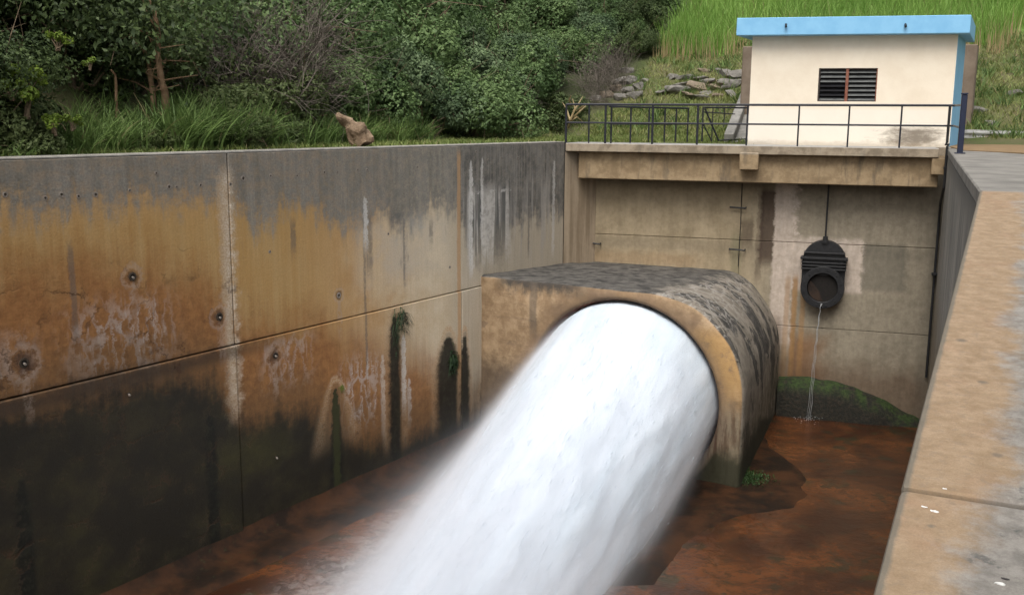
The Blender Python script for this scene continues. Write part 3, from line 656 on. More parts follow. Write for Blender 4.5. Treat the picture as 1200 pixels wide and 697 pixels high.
mk('joint_fill', MDARK, rw, plan_slab, on(lj+.1, .03)-UP*.03, on(lj+.1, 6.9)-UP*.03, on(lj-.1, 6.9)-UP*.03, on(lj-.1, .03)-UP*.03, .15, 0.)
# level platform beyond the kink
MPL = mat_simple('grey_platform_concrete', (.16, .152, .138), (.27, .255, .23), 1.6, .92, .5, .2)
PA, PB = K*1., K+e_b*L_b
P3 = hit(1215, 183, zp, 0.); P4 = hit(1127, 180, zp, 0.)
c1 = on(0, 7.); pts_pl = [PA+UP*-.003, c1, K+lat_n*7.+np.array([9., 8.5, 0]), hit(1240, 183.5, zp, 0.), hit(1128, 177, zp, 0.)+np.array([.4, 0, 0]), PB]
o = mk('platform', MPL, None, prism, pts_pl, -.16, -.003, bev=.015); tag(o, kind='structure')
# kerb and dirt strip by guard rail
MDIRT = mat_simple('bare_earth', (.20, .135, .075), (.27, .19, .11), 3, .95, .6, .1)
p0, p1 = hit(1127, 176.5, zp, 0.), hit(1260, 183, zp, 0.)
o = mk('dirt_strip', MDIRT, None, prism, [p0, p1, p1+np.array([5.5, 9., 0]), p0+np.array([3.0, 8.5, 0])], -.1, .012); tag(o, kind='structure')
# ================================================================ JET
JA, JH, JGX, JGZ = .29, .135, -.075, -.04
def jet_c(s): P = FC(3.72, 0, 0) - ax*s + sd*JH*s; P[2] = -5.38 - (JA*s if s > 0 else 0); return P
def jet_r(s): return 2.17+JGX*s, 2.03+JGZ*s
bm = bmesh.new(); NS, NT = 150, 110; gg = []
for i in range(NS):
    s = -1.2 + 15.2*i/(NS-1); c = jet_c(s); rx, rz = jet_r(s); row = []
    for k in range(NT):
        th = 2*math.pi*k/NT; q_ = Vector((math.cos(th)*3.2, math.sin(th)*3.2, s*.42))
        grow = min(1., max(0., s+.3)/5.)
        d = (mnoise.noise(q_)*.10 + mnoise.noise(q_*2.6)*.06 + mnoise.noise(Vector((math.cos(th)*16, math.sin(th)*16, s*1.0)))*.035)*(.25+.9*grow)
        row.append(bm.verts.new(Vector(c + sd*(rx+d)*math.cos(th) + UP*(rz+d)*math.sin(th))))
    gg.append(row)
for A_, B_ in zip(gg, gg[1:]):
    for k in range(NT): bm.faces.new([A_[k], A_[(k+1) % NT], B_[(k+1) % NT], B_[k]])
def mat_jet():
    b = B('white_water'); lt = b.dot(sd) - float(FL@sd); t = FACE_D - b.dot(ax)          # t: metres out of the mouth
    lat = lt - 3.72 - t*JH; zc = b.z + 5.38 + t*JA
    st = b.noise(b.vec(lat*2.2, zc*2.2, t*.35), 1., 6, .62, .4); fi = b.noise(b.vec(lat*7, zc*7, t*.9), 1., 6, .65)
    big = b.noise(b.vec(lat*.7, zc*.7, t*.18), 1, 3, .5)
    col = b.mix(b.sm(.38, .62, st*.6+big*.4), (.50, .58, .65), (.68, .75, .82)); col = b.mix(b.sm(.62, .4, fi)*.3, col, (.56, .64, .73))
    m = b.bsdf(col, .6, st*.7+fi*.3, .3, .10, .2); b.p.inputs['Subsurface Weight'].default_value = .0
    return m
o = from_bm('water_jet', bm, mat_jet(), None, True); tag(o, 'thick white jet of water bursting from the conduit mouth towards the viewer', 'water jet')
# filaments and drops torn off the jet surface
def mat_drop():
    b = B('torn_water'); return b.bsdf((.70, .78, .85), .4, None, trans=.35, spec=.3)
r = np.random.default_rng(31); n_ = 3600; V_ = []; F_ = []
dj = -ax - UP*JA + sd*JH; dj /= np.linalg.norm(dj)
for i in range(n_):
    s = .6+13.*r.uniform(0, 1)**.75; th = r.uniform(-.6, math.pi+.6); c = jet_c(s); rx, rz = jet_r(s); k_ = 1. + abs(r.normal())*(.012+.007*s); P = c+sd*rx*k_*math.cos(th)+UP*rz*k_*math.sin(th)
    ll = r.uniform(.02, .16); ww = r.uniform(.003, .008); a_ = np.cross(dj, UP); a_ /= np.linalg.norm(a_); b_ = np.cross(dj, a_); j_ = dj + r.normal(size=3)*.06
    V_ += [P-j_*ll, P+a_*ww, P+b_*ww, P-a_*ww, P-b_*ww, P+j_*ll]; o_ = i*6
    for k in range(4): F_ += [(o_, o_+1+k, o_+1+(k+1) % 4), (o_+5, o_+1+(k+1) % 4, o_+1+k)]
o = from_arr('torn_drops', V_, F_, mat_drop(), None, True); tag(o, 'fine drops and threads of water torn off the surface of the jet', None, None, 'stuff')
# spray: soft volume hugging the jet
def mat_spray():
    b = B('spray'); lt = b.dot(sd) - float(FL@sd); t = FACE_D - b.dot(ax); tp = t.max(0.)
    lat = lt - 3.72 - tp*JH; zc = b.z + 5.38 + tp*JA
    rx = 2.17 + tp*JGX; rz = 2.03 + tp*JGZ
    r = ((lat/rx)*(lat/rx) + (zc/rz)*(zc/rz)).pow(.5)
    n = b.noise(b.vec(lat*1.6, zc*1.6, t*.3), 1., 4, .6)
    wd = .020 + tp*.009 + (tp-5.).max(0.)*.022
    n2_ = b.noise(b.vec(lat*7., zc*7., t*.8), 1., 4, .65); d = b.m('SUBTRACT', r, 1.)/wd + (n-.5)*1.8 + (n2_-.5)*2.6
    core = b.m('POWER', 2.718, (d.max(0.))*-1.2)
    wide = b.m('POWER', 2.718, ((r-1.).max(0.))*-4.5)*b.sm(.8, 5., t)
    den = core*4.*b.sm(-.2, 1.2, t) + wide*b.sm(3., 8., t)*(n*.16+.01)
    den = den*b.sm(1., .55, (r-1.)/((tp*.18).min(1.3)+.09))
    v = b.nt.nodes.new('ShaderNodeVolumePrincipled'); v.inputs['Color'].default_value = (.96, .97, 1, 1); v.inputs['Anisotropy'].default_value = .1
    b.set(v.inputs['Density'], den); b.nt.links.new(v.outputs[0], b.out.inputs['Volume']); return b.mat
bm = bmesh.new(); gg = []
for i in range(24):
    s = 0.05 + 13.9*i/23; c = jet_c(s); rx, rz = jet_r(s); k_ = 1.10 + min(1.3, s*.18); row = []
    for k in range(40):
        th = 2*math.pi*k/40; P = Vector(c + sd*rx*k_*math.cos(th) + UP*rz*k_*math.sin(th)); P.z = max(P.z, WATER+.02); row.append(bm.verts.new(P))
    gg.append(row)
for A_, B_ in zip(gg, gg[1:]):
    for k in range(40): bm.faces.new([A_[k], A_[(k+1) % 40], B_[(k+1) % 40], B_[k]])
bm.faces.new(gg[0][::-1]); bm.faces.new(gg[-1])
o = from_bm('spray', bm, mat_spray(), None); tag(o, kind='stuff', label='fine white spray drifting around the water jet', cat='spray')
# ================================================================ SLUICE VALVE
va, vz = bwa(963.5, 338, .5); VD = .50
def VP(x, z, out): return BW(va+x, vz+z, .95-out)
vt = empty('sluice_valve', BW(va, vz, .95), 'black cast iron sluice valve with open round mouth hung on the end wall', 'valve')
def arch(bm, w_, top, bot, o0, o1, n=18, bev=.012):
    pts = [(w_*math.cos(t), top-w_+w_*math.sin(t)) for t in np.linspace(0, math.pi, n)] + [(w_*1.0*math.cos(t), bot+w_+w_*math.sin(t)) for t in np.linspace(math.pi, 2*math.pi, n)]
    f0 = [bm.verts.new(Vector(VP(x, z, o0))) for x, z in pts]; f1 = [bm.verts.new(Vector(VP(x, z, o1))) for x, z in pts]
    fs = [bm.faces.new(f1)] + [bm.faces.new([f0[i], f0[(i+1) % len(pts)], f1[(i+1) % len(pts)], f1[i]]) for i in range(len(pts))]
    bmesh.ops.bevel(bm, geom=list(fs[0].edges), offset=bev, segments=2, affect='EDGES')
mk('body', MIRON, vt, arch, .53, 1.20, -.46, -.01, .22)
mk('bonnet', MIRON, vt, arch, .50, 1.19, .30, .21, .26, bev=.006)
def flange(bm):
    n = 36; prof = [(.54, .10), (.54, .335), (.53, .345), (.385, .345), (.375, .335), (.375, .10)]
    rg = [[bm.verts.new(Vector(VP(p[0]*math.cos(2*math.pi*k/n), p[0]*math.sin(2*math.pi*k/n), p[1]))) for k in range(n)] for p in prof]
    for A_, B_ in zip(rg, rg[1:]):
        for k in range(n): bm.faces.new([A_[k], A_[(k+1) % n], B_[(k+1) % n], B_[k]])
fl = mk('flange', MIRON, vt, flange)
MRUST = mat_simple('rusty_bore', (.008, .006, .005), (.045, .027, .018), 3.5, .8)
def bore(bm):
    n = 28
    rg = [[bm.verts.new(Vector(VP(r*math.cos(2*math.pi*k/n), r*math.sin(2*math.pi*k/n), o_))) for k in range(n)] for r, o_ in ((.372, .30), (.37, .235))]
    for k in range(n): bm.faces.new([rg[0][k], rg[0][(k+1) % n], rg[1][(k+1) % n], rg[1][k]])
    bm.faces.new(rg[1])
mk('bore', MBLK, vt, bore)
def gate_disc(bm): # half-lifted rusty gate seen in the lower left of the mouth
    pts = [(.36*math.cos(t), .36*math.sin(t)) for t in np.linspace(math.radians(150), math.radians(275), 14)] + [(-.08, -.10)]
    a_ = [bm.verts.new(Vector(VP(x, z, .25))) for x, z in pts]; c_ = [bm.verts.new(Vector(VP(x, z, .262))) for x, z in pts]; bm.faces.new(c_)
    for i in range(len(pts)): bm.faces.new([a_[i], a_[(i+1) % len(pts)], c_[(i+1) % len(pts)], c_[i]])
mk('gate_disc', MRUST, vt, gate_disc)
for z_, w_, h_ in ((.88, .50, .022), (.74, .57, .026), (.63, .55, .018), (.55, .55, .018), (.47, .55, .018)):
    mk('rib', MIRON, vt, box, VP(0, z_, 0), bx_, -nb, UP, -w_, w_, .0, .32, -h_, h_, bev=.006)
for x in (-.55, .55): mk('bolt', MIRON, vt, tube, [VP(x, .74, .05), VP(x, .74, .36)], .035, 6)
for k in range(12):
    t = 2*math.pi*(k+.5)/12; P = VP(.465*math.cos(t), .465*math.sin(t), .34); mk('bolt', MIRON, vt, tube, [P, P-nb*.03], .022, 6)
mk('hub', MIRON, vt, tube, [VP(0, 1.12, .16), VP(0, 1.18, .16), VP(0, 1.19, .16), VP(0, 1.3, .16)], [.14, .14, .07, .06], 12)
mk('spindle', MIRON, vt, tube, [VP(0, 1.2, .16), BW(va, -.93, .79)], .024, 8)
# trickle
MTR = mat_simple('falling_water', (.35, .36, .36), (.5, .52, .53), 8, .25, .4, .5, 0., .3)
end = hit(948, 493, zp, WATER+.0); st_ = VP(.0, -.40, .43); pts_ = []
for k in range(22):
    t = k/21; P = st_*(1-t)+end*t; P[2] = st_[2] - (st_[2]-WATER)*(t**1.6 if t > 0 else 0); P[0] += .01*math.sin(k*2.1); pts_.append(P)
def trick(bm):
    tube(bm, pts_[:5], [.035, .018, .010, .006, .004], 8)
    for q_ in range(3):
        off = np.array([.018*math.sin(q_*2.1), .01, .0]); tube(bm, [p+off*(i/6) for i, p in enumerate(pts_[3:])], [.004+.002*math.sin(i*1.9+q_*2) for i in range(len(pts_)-3)], 6)
    for q_ in range(70):
        a_ = rng.uniform(0, 6.28); r_ = rng.uniform(.02, .42)**1.0; P = end+np.array([math.cos(a_)*r_, math.sin(a_)*r_, .02+rng.uniform(0, .12)*(1-r_)])
        s_ = rng.uniform(.004, .010); bmesh.ops.create_icosphere(bm, subdivisions=1, radius=s_, matrix=Matrix.Translation(Vector(P)))
o = mk('water_trickle', MTR, None, trick); tag(o, 'thin trickle falling from the valve mouth and splashing in the pool', 'water trickle')
# ================================================================ RAILINGS
rl = empty('railing', BW(4, 0, .06), 'black steel railing along the front edge of the deck', 'railing')
def RP(px): return bwa(px, 168, .07)[0]
ra0, ra1 = RP(663), RP(1116)
for px in (663, 689.7, 709, 764, 816.6, 874.5, 934.5, 993, 1054):
    a_ = RP(px); w_ = .030 if px in (663, 709, 764, 816.6) else .022
    mk('post', MRAIL, rl, tube, [BW(a_, -.0, .07), BW(a_, 1.0, .07)], w_, 8)
mk('top_rail', MRAIL, rl, tube, [BW(ra0, 1.0, .07), BW(ra1, 1.0, .07)], .030, 8)
mk('mid_rail', MRAIL, rl, tube, [BW(ra0, .53, .07), BW(ra1, .53, .07)], .024, 8)
# return to end post
EP = hit(1121.5, 180, zp, 0.)+lat_b*.05
mk('top_rail', MRAIL, rl, tube, [BW(ra1, 1.0, .07), EP+UP*.95], .026, 8)
mk('mid_rail', MRAIL, rl, tube, [BW(ra1, .53, .07), EP+UP*.5], .022, 8)
MBLUE = mat_simple('dark_blue_paint', (.008, .012, .032), (.012, .018, .045), 8, .4, .1, .5)
def epost(bm):
    box(bm, EP, lat_b, e_b, UP, -.055, .055, -.055, .055, 0, 1.15, .012)
    box(bm, EP, lat_b, e_b, UP, -.10, .10, -.10, .10, 0, .02, .004)
    box(bm, EP, lat_b, e_b, UP, -.065, .065, -.065, .065, 1.15, 1.18, .006)
o = mk('end_post', MBLUE, None, epost); tag(o, 'thick dark blue steel post at the right end of the railing', 'post')
# rear railing running back from the deck
bl = empty('railing', BW(5, 0, 3), 'shorter black railing running back from the deck beside the grass, left of the gate', 'railing')
Q0 = BW(RP(712), 0, .25); Q1 = hit(805.5, 163, zp, -.35); Q1 = hit(805.5, 166.5, zp, 0.); 
for px in (716, 738.7, 760, 778.5, 791.7, 805.5):
    # intersect view column with the rail line
    Dv = _F + _R*(px-600)/F_PX - _U*(160-348.5)/F_PX; lam = np.linalg.solve(np.array([[Dv[0], -(Q1-Q0)[0]], [Dv[1], -(Q1-Q0)[1]]]), (Q0-ORI)[:2]); P = Q0+(Q1-Q0)*lam[1]; P[2] = 0
    mk('post', MRAIL, bl, tube, [P-UP*.02, P+UP*.95], .024, 8)
mk('top_rail', MRAIL, bl, tube, [Q0+UP*.95, Q1+UP*.95], .026, 8); mk('mid_rail', MRAIL, bl, tube, [Q0+UP*.5, Q1+UP*.5], .018, 8)
gt = empty('gate', Q1, 'low black steel gate frame with diagonal braces behind the railing, left of the house', 'gate')
G0 = Q1+bx_*.40+nb*.1; G1 = hit(873, 167, zp, 0.)+nb*.3
def GP(f, z): return G0*(1-f)+G1*f+UP*z
for f in (0, .22, .48): mk('bar', MRAIL, gt, tube, [GP(f, .02 if f < .4 else .42), GP(f, .98)], .024 if f == 0 else .016, 8)
mk('top_rail', MRAIL, gt, tube, [GP(0, .98), GP(1, .98)], .024, 8); mk('mid_rail', MRAIL, gt, tube, [GP(0, .85), GP(.72, .80)], .016, 8)
mk('brace', MRAIL, gt, tube, [GP(.04, .95), GP(.38, .03)], .026, 8); mk('brace', MRAIL, gt, tube, [GP(.02, .5), GP(.22, .03)], .018, 8)
mk('bottom_rail', MRAIL, gt, tube, [GP(.38, .05), GP(1, .09)], .018, 8)
# black drain pipe at the right corner
a_p = bwa(1099.5, 300, -.06)[0]; a_t = bwa(1112, 140, -.06)[0]
pp = empty('drain_pipe', BW(a_p, -3, -.08), 'thin black pipe stepping down from the railing along the right corner of the end wall', 'pipe')
zb_ = bwa(1093, 442, .9)[1]
mk('pipe', MIRON, pp, tube, [BW(a_t, .98, -.08), BW(a_t, .14, -.08), BW(a_t-.03, .1, -.08), BW(a_p+.03, .1, -.08), BW(a_p, .06, -.08), BW(a_p, -.9, -.06), BW(a_p+.0, -1.3, .5), BW(a_p+.03, -1.8, .86), BW(a_p+.03, zb_, .86)], .032, 8)
for z_ in (-.45, -3.1): mk('clamp', MIRON, pp, box, BW(a_p+.02, z_, .0 if z_ > -1 else .86), bx_, nb, UP, -.06, .14, -.11, .05, -.03, .03, bev=.005)
# ================================================================ PUMP HOUSE
A_ = np.array([(876-600)/F_PX*27.45, 27.0, 0.]); 
nA = np.array([0, 1., 0]); A_ = hit(876, 168, nA, 27.0); A_[2] = 0; B_ = hit(1112.5, 168, nA, 25.9); B_[2] = 0
fr = (B_-A_); W_h = float(np.linalg.norm(fr)); fr /= W_h; bk = np.array([.465, .885, 0]); bk /= np.linalg.norm(bk); DEP = 2.6
nrm = np.array([-fr[1], fr[0], 0])
zt = 2.78
zt = float(hit(990, 42, nrm, float(nrm@A_))[2]); ztop = float(hit(990, 20, nrm, float(nrm@(A_-nrm*.3)))[2])
MCR = B('cream_render'); p = MCR.vec(MCR.x, MCR.y, MCR.z); n_ = MCR.noise(p, 1.6, 6, .65); f_ = MCR.noise(p, 22, 4, .6)
hx = MCR.dot(fr) - float(A_@fr)
c_ = MCR.mix(MCR.sm(.3, .7, n_), (.74, .65, .52), (.80, .72, .59)); c_ = MCR.mix(MCR.sm(.98, .88, MCR.z+(n_-.5)*.1)*.6, c_, (.80, .76, .68))
pxs = [bwa_ for bwa_ in ()]
gh = float((hit(1070, 163, nrm, float(nrm@A_))-A_)@fr)
gn = MCR.noise(MCR.vec(hx*1.6, MCR.z*4., 0.), 1.6, 7, .75)
gm_ = MCR.sm(1.15, .2, ((hx-gh)*(hx-gh)*1.1+(MCR.z-.22)*(MCR.z-.22)*9).pow(.5)+(gn-.5)*2.2)
c_ = MCR.mix(gm_*.8, c_, (.10, .075, .05)); c_ = MCR.mix(MCR.sm(.16, .0, MCR.z+(gn-.5)*.3)*.45, c_, (.35, .28, .2))
strk = MCR.noise(MCR.vec(hx*5, MCR.z*.4, 3.), 1., 4, .6); c_ = MCR.mix(MCR.sm(.58, .72, strk)*MCR.sm(2.3, 2.9, MCR.z)*.25, c_, (.5, .42, .32))
MCREAM = MCR.bsdf(c_, .9, f_, .25, .01, .2)
MLB = mat_simple('sky_blue_paint', (.20, .46, .72), (.25, .53, .78), 2.5, .6, .15, .3)
hs_e = empty('pump_house', A_+fr*W_h/2, 'small cream pump house with a flat sky blue roof above the outlet deck', 'house')
wl = lambda px, py: hit(px, py, nrm, float(nrm@A_))
w0 = wl(957.5, 119); w1 = wl(1029, 80); wx0 = float((w0-A_)@fr); wx1 = float((w1-A_)@fr); wz0, wz1 = float(w0[2]), float(w1[2])
def hp(x, z, d=0.): return A_ + fr*x + bk*d + UP*z
def front_wall(bm):
    xs = [0, wx0, wx1, W_h]; zs = [-.02, wz0, wz1, zt]
    for i in range(3):
        for j in range(3):
            if i == 1 and j == 1: continue
            c = [hp(xs[i], zs[j]), hp(xs[i+1], zs[j]), hp(xs[i+1], zs[j], .2), hp(xs[i], zs[j], .2), hp(xs[i], zs[j+1]), hp(xs[i+1], zs[j+1]), hp(xs[i+1], zs[j+1], .2), hp(xs[i], zs[j+1], .2)]
            hexa(bm, c)
    bmesh.ops.remove_doubles(bm, verts=bm.verts[:], dist=.001)
mk('wall', MCREAM, hs_e, front_wall)
sw = mk('side_wall', MLB, hs_e, lambda bm: hexa(bm, [hp(W_h-.2, -.02, .202), hp(W_h+.003, -.02, .0), hp(W_h+.003, -.02, DEP), hp(W_h-.2, -.02, DEP)]+[hp(W_h-.2, zt-.003, .202), hp(W_h+.003, zt-.003, .0), hp(W_h+.003, zt-.003, DEP), hp(W_h-.2, zt-.003, DEP)]))
tag(sw, label='sky blue painted right side wall')
mk('wall', MCREAM, hs_e, lambda bm: hexa(bm, [hp(x, z, d) for z in (-.02, zt-.003) for x, d in ((0, .203), (.2, .203), (.2, DEP), (0, DEP))]))
mk('wall', MCREAM, hs_e, lambda bm: hexa(bm, [hp(x, z, d) for z in (-.02, zt-.003) for x, d in ((.203, DEP-.2), (W_h-.203, DEP-.2), (W_h-.203, DEP), (.203, DEP))]))
lo_, ro_, fo_ = .42, .20, .34
def roofb(bm):
    c = [hp(-lo_, zt+.003) - nrm*fo_, hp(W_h+ro_, zt+.003) - nrm*fo_, hp(W_h+ro_, zt+.003, DEP+.3), hp(-lo_, zt+.003, DEP+.3)]
    tp = [p + UP*(ztop-zt) for p in c]; tp = [t + (sum(tp)/4-t)*0 for t in tp]; hexa(bm, c+tp, .012)
roof = mk('roof', MLB, hs_e, roofb)
for px in (921, 1061): P = hit(px, 30, nrm, float(nrm@(A_-nrm*fo_))); mk('drain_spout', MIRON, roof, tube, [P+nrm*.02+UP*.03, P-nrm*.10-UP*.04], .03, 8)
# louvre window
MST = mat_simple('red_oxide_steel', (.17, .055, .035), (.28, .12, .08), 8, .7); MSL = mat_simple('grey_glass_slat', (.10, .105, .105), (.16, .165, .16), 6, .3, .1, .5); MIN_ = mat_simple('dark_room', (.006, .006, .008), (.012, .012, .014), 3)
wn = mk('window', MIN_, hs_e, lambda bm: hexa(bm, [hp(x, z, d) for z in (wz0, wz1) for x, d in ((wx0+.001, .14), (wx1-.001, .14), (wx1-.001, .18), (wx0+.001, .18))]))
MDS = mat_simple('dark_steel', (.03, .025, .022), (.06, .045, .04), 8, .6)
wm = (wx0+wx1)/2-.02
for x0, x1_, m_ in ((wx0, wx0+.035, MDS), (wx1-.03, wx1, MST), (wm-.035, wm+.035, MST)):
    mk('frame', m_, wn, lambda bm: hexa(bm, [hp(x, z, d) for z in (wz0+.001, wz1-.001) for x, d in ((x0, .02), (x1_, .02), (x1_, .1), (x0, .1))], .004))
for z0, z1 in ((wz1-.03, wz1-.0015), (wz0+.0015, wz0+.025)):
    mk('frame', MDS, wn, lambda bm: hexa(bm, [hp(x, z, d) for z in (z0, z1) for x, d in ((wx0+.036, .025), (wx1-.031, .025), (wx1-.031, .09), (wx0+.036, .09))]))
hh = wz1-wz0
for side, (xa, xb) in enumerate(((wx0+.04, wm-.04), (wm+.04, wx1-.035))):
    for k in range(7):
        zc_ = wz1 - hh*(k+.75)/7.3
        c = [hp(xa, zc_-.035, .03), hp(xb, zc_-.035, .03), hp(xb, zc_-.03, .036), hp(xa, zc_-.03, .036), hp(xa, zc_+.028, .11), hp(xb, zc_+.028, .11), hp(xb, zc_+.034, .116), hp(xa, zc_+.034, .116)]
        mk('slat', MIN_ if side == 0 and 3 <= k <= 5 else MSL, wn, lambda bm: hexa(bm, [c[0], c[1], c[5], c[4], c[3], c[2], c[6], c[7]]))
# wall of older concrete behind the house
MOB = mat_simple('brown_block_concrete', (.15, .115, .085), (.22, .175, .135), 2., .92)
yb = 31.5; nB = np.array([0, 1., 0]); c0 = hit(869, 85, nB, yb+.6); c1_ = hit(1146, 52, nB, yb-1.); 
o = mk('concrete_block', MOB, None, prism, [(c0[0], yb+.6), (c1_[0], yb-1.), (c1_[0]+.4, yb-.2), (c0[0]+.3, yb+1.5)], .5, float(c1_[2]), bev=.03); tag(o, 'old brown concrete wall showing on both sides behind the pump house', 'wall')
# concrete flume climbing the slope left of the house
MFL = mat_simple('pale_flume_concrete', (.20, .195, .18), (.31, .30, .275), 4, .9, .4, .2)
fm = empty('flume', hit(855, 166, zp, 0.), 'pale concrete drainage flume climbing the slope just left of the pump house', 'drain')
f0 = hit(846, 166.5, zp, 0.); f1_ = ray_ground(884, 88)
f0 = f0 - UP*.05; f0[1] = min(f0[1], 29.5); f0[0] = (846-600)/F_PX*f0[1]*1.012
fd = (f1_-f0); fd /= np.linalg.norm(fd); fs_ = np.cross(fd, UP); fs_ /= np.linalg.norm(fs_); fn_ = np.cross(fs_, fd); FLN = float(np.linalg.norm(f1_-f0))+1.
mk('kerb', MFL, fm, box, f0, fd, fs_, fn_, 0, FLN, -.12, .16, -.3, .30, bev=.02)
mk('kerb', MFL, fm, box, f0, fd, fs_, fn_, 0, FLN, 1.1, 1.35, -.3, .30, bev=.02)
mk('channel_bed', MFL, fm, box, f0, fd, fs_, fn_, 0, FLN, .165, 1.095, -.3, .02)
# guard rail
MGAL = mat_simple('galvanised_steel', (.36, .36, .34), (.48, .48, .46), 5, .5, .2, .5, .2)
gr = empty('guard_rail', hit(1150, 170, zp, 0.), 'weathered steel guard rail beside the grass slope at far right', 'guard rail')
nG = np.array([-.05, 1., 0]); nG /= np.linalg.norm(nG); gD = float(nG@np.array([14, 29.5, 0])); g0 = hit(1127, 158, nG, gD); g1_ = hit(1290, 163, nG, gD); gdir = (g1_-g0); GLN = float(np.linalg.norm(gdir)); gdir /= GLN; zc_ = 0
def wbeam(bm):
    prof = [(.155, 0), (.12, -.0), (.09, -.075), (.05, -.075), (.02, -.01), (-.02, -.01), (-.05, -.075), (-.09, -.075), (-.12, 0), (-.155, 0)]
    r = [[bm.verts.new(Vector(g0 + gdir*l + UP*z + nG*(y+dy))) for z, y in prof] for dy in (0, .012) for l in (0, GLN)]
    for k in range(len(prof)-1): bm.faces.new([r[0][k], r[1][k], r[1][k+1], r[0][k+1]]); bm.faces.new([r[2][k], r[2][k+1], r[3][k+1], r[3][k]])
    for k in (0, len(prof)-1): bm.faces.new([r[0][k], r[1][k], r[3][k], r[2][k]])
    for a_, c_ in ((0, 2), (1, 3)):
        for k in range(len(prof)-1): bm.faces.new([r[a_][k], r[a_][k+1], r[c_][k+1], r[c_][k]])
mk('beam', MGAL, gr, wbeam)
for l in (.5, 2.3, 4.1): mk('post', MOB, gr, box, g0+gdir*l, gdir, nG, UP, -.08, .08, .02, .16, -.6, .1, bev=.01)
# ================================================================ ROCKS
def rock(name, P, size, flat, seed, mat, label, group, yaw=None):
    r = np.random.default_rng(seed); bm = bmesh.new(); bmesh.ops.create_icosphere(bm, subdivisions=3, radius=1.)
    pl = [(Vector(r.normal(size=3)).normalized(), r.uniform(.5, .8)) for _ in range(11)] + [(Vector((0, 0, 1)), .55)]
    for v_ in bm.verts:
        for n__, d_ in pl:
            k = v_.co.dot(n__)
            if k > d_: v_.co -= n__*(k-d_)
        v_.co += v_.co.normalized()*mnoise.noise(v_.co*3+Vector((seed, 0, 0)))*.05
        v_.co.x *= size; v_.co.y *= size*.75; v_.co.z *= size*flat
    o = from_bm(name, bm, mat, None); o.location = P; o.rotation_euler = (r.uniform(-.25, .25), r.uniform(-.2, .2), r.uniform(0, .6) if yaw is None else yaw)
    return tag(o, label, 'rock', group)
RK = [(797, 107, .62, .42, 'long flat grey boulder lying lowest on the grass slope above the railing'), (789, 103, .28, .6, 'small grey rock lying against the back of the long flat boulder'),
      (820, 103, .42, .75, 'upright grey boulder between the long flat boulder and the tan rock'), (840, 104, .42, .55, 'tan-grey rock in the middle of the row left of the flume'),
      (820, 116, .48, .3, 'low flat rock just above the top rail left of the flume'), (857, 100, .42, .7, 'large tilted grey slab beside the flume'), (868, 88, .5, .6, 'grey slab touching the house wall at the top of the flume'),
      (868, 97, .28, .7, 'small grey rock wedged between two slabs beside the flume'), (851, 86, .38, .5, 'grey rock above the tilted slab'), (826, 83, .3, .4, 'pale tan rock alone in the grass highest on the slope'),
      (803, 92, .34, .6, 'rounded half-buried rock above the long flat boulder'), (787, 91, .3, .7, 'pale rock at the left of the half-buried pair'), (829, 110, .26, .5, 'tiny rock in front of the upright boulder'), (842, 112, .3, .4, 'flat brown stone between the flat rock and the flume'), (833, 95, .25, .5, 'brown stone above the tan-grey rock'),
      (786, 146, .2, .4, 'small white stone in the lawn behind the railing')]
for i, (px, py, s_, fl_2, lb) in enumerate(RK):
    P = ray_ground(px, py); rock('rock', P+UP*s_*.02, s_*1.25, fl_2*.8, 20+i, MROCK2 if 'tan' in lb or 'brown' in lb else MROCK, lb, 'rocks on the slope left of the house')
for i, (px, py, s_, lb) in enumerate(((735, 85, .35, 'topmost grey rock of the heap by the dry bush'), (741, 95, .32, 'pale rock on the right edge of the rock heap'), (730, 98, .42, 'large grey rock in the middle of the heap by the dry bush'), (748, 104, .36, 'pale grey rock at the right of the heap above the third rail post'),
                                  (735, 108, .34, 'dark rock low in the middle of the rock heap'), (722, 106, .36, 'rusty brown rock at the left of the rock heap'), (745, 114, .4, 'pale rock at the bottom right of the rock heap'), (727, 116, .4, 'broad grey rock at the bottom of the rock heap'), (710, 113, .38, 'brown rock at the far left foot of the rock heap'), (755, 96, .22, 'smallest rock right of the rock heap'), (700, 117, .3, 'stone at the foot of the dry bush left of the heap'))):
    P = ray_ground(px, py); rock('rock', P+UP*.05, s_, .65, 60+i, MROCK2 if 'brown' in lb else MROCK, lb, 'rocks heaped by the dry bush')
for i, (px, py, s_, lb) in enumerate(((1128, 112, .22, 'dark rock beside the blue side wall'), (1145, 131, .4, 'flat grey rock half buried right of the house'), (1190, 111, .3, 'dark rock in the grass at the right edge of the picture'), (1160, 146, .3, 'flat grey stone in the grass just above the guard rail'))):
    P = ray_ground(px, py); rock('rock', P+UP*.05, s_, .45, 80+i, MROCK, lb, 'rocks on the slope right of the house')
r_ = np.random.default_rng(77); base_r = []
ORD = 'first second third fourth fifth sixth seventh eighth ninth tenth eleventh twelfth thirteenth fourteenth fifteenth sixteenth'.split()
for i, px in enumerate(sorted(r_.uniform(765, 870, 16))):
    px = float(px); py = max(float(r_.uniform(84, 114)), 114-(px-765)*.33); P = ray_ground(px, py); s_ = float(r_.uniform(.16, .32))
    lb = f'small flat stone in the grass, {ORD[i]} from left among those beside the flume'
    if i < 4: o = rock('rock', P, 1., .42, 200+i, MROCK2 if i == 3 else MROCK, lb, 'small stones left of the flume'); base_r.append(o)
    else: o = base_r[i % 4].copy(); COL.objects.link(o); o['label'] = lb; o.rotation_euler = (r_.uniform(-.3, .3), r_.uniform(-.3, .3), r_.uniform(0, 6))
    o.location = P + UP*.10; o.scale = (s_*1.4, s_, s_)
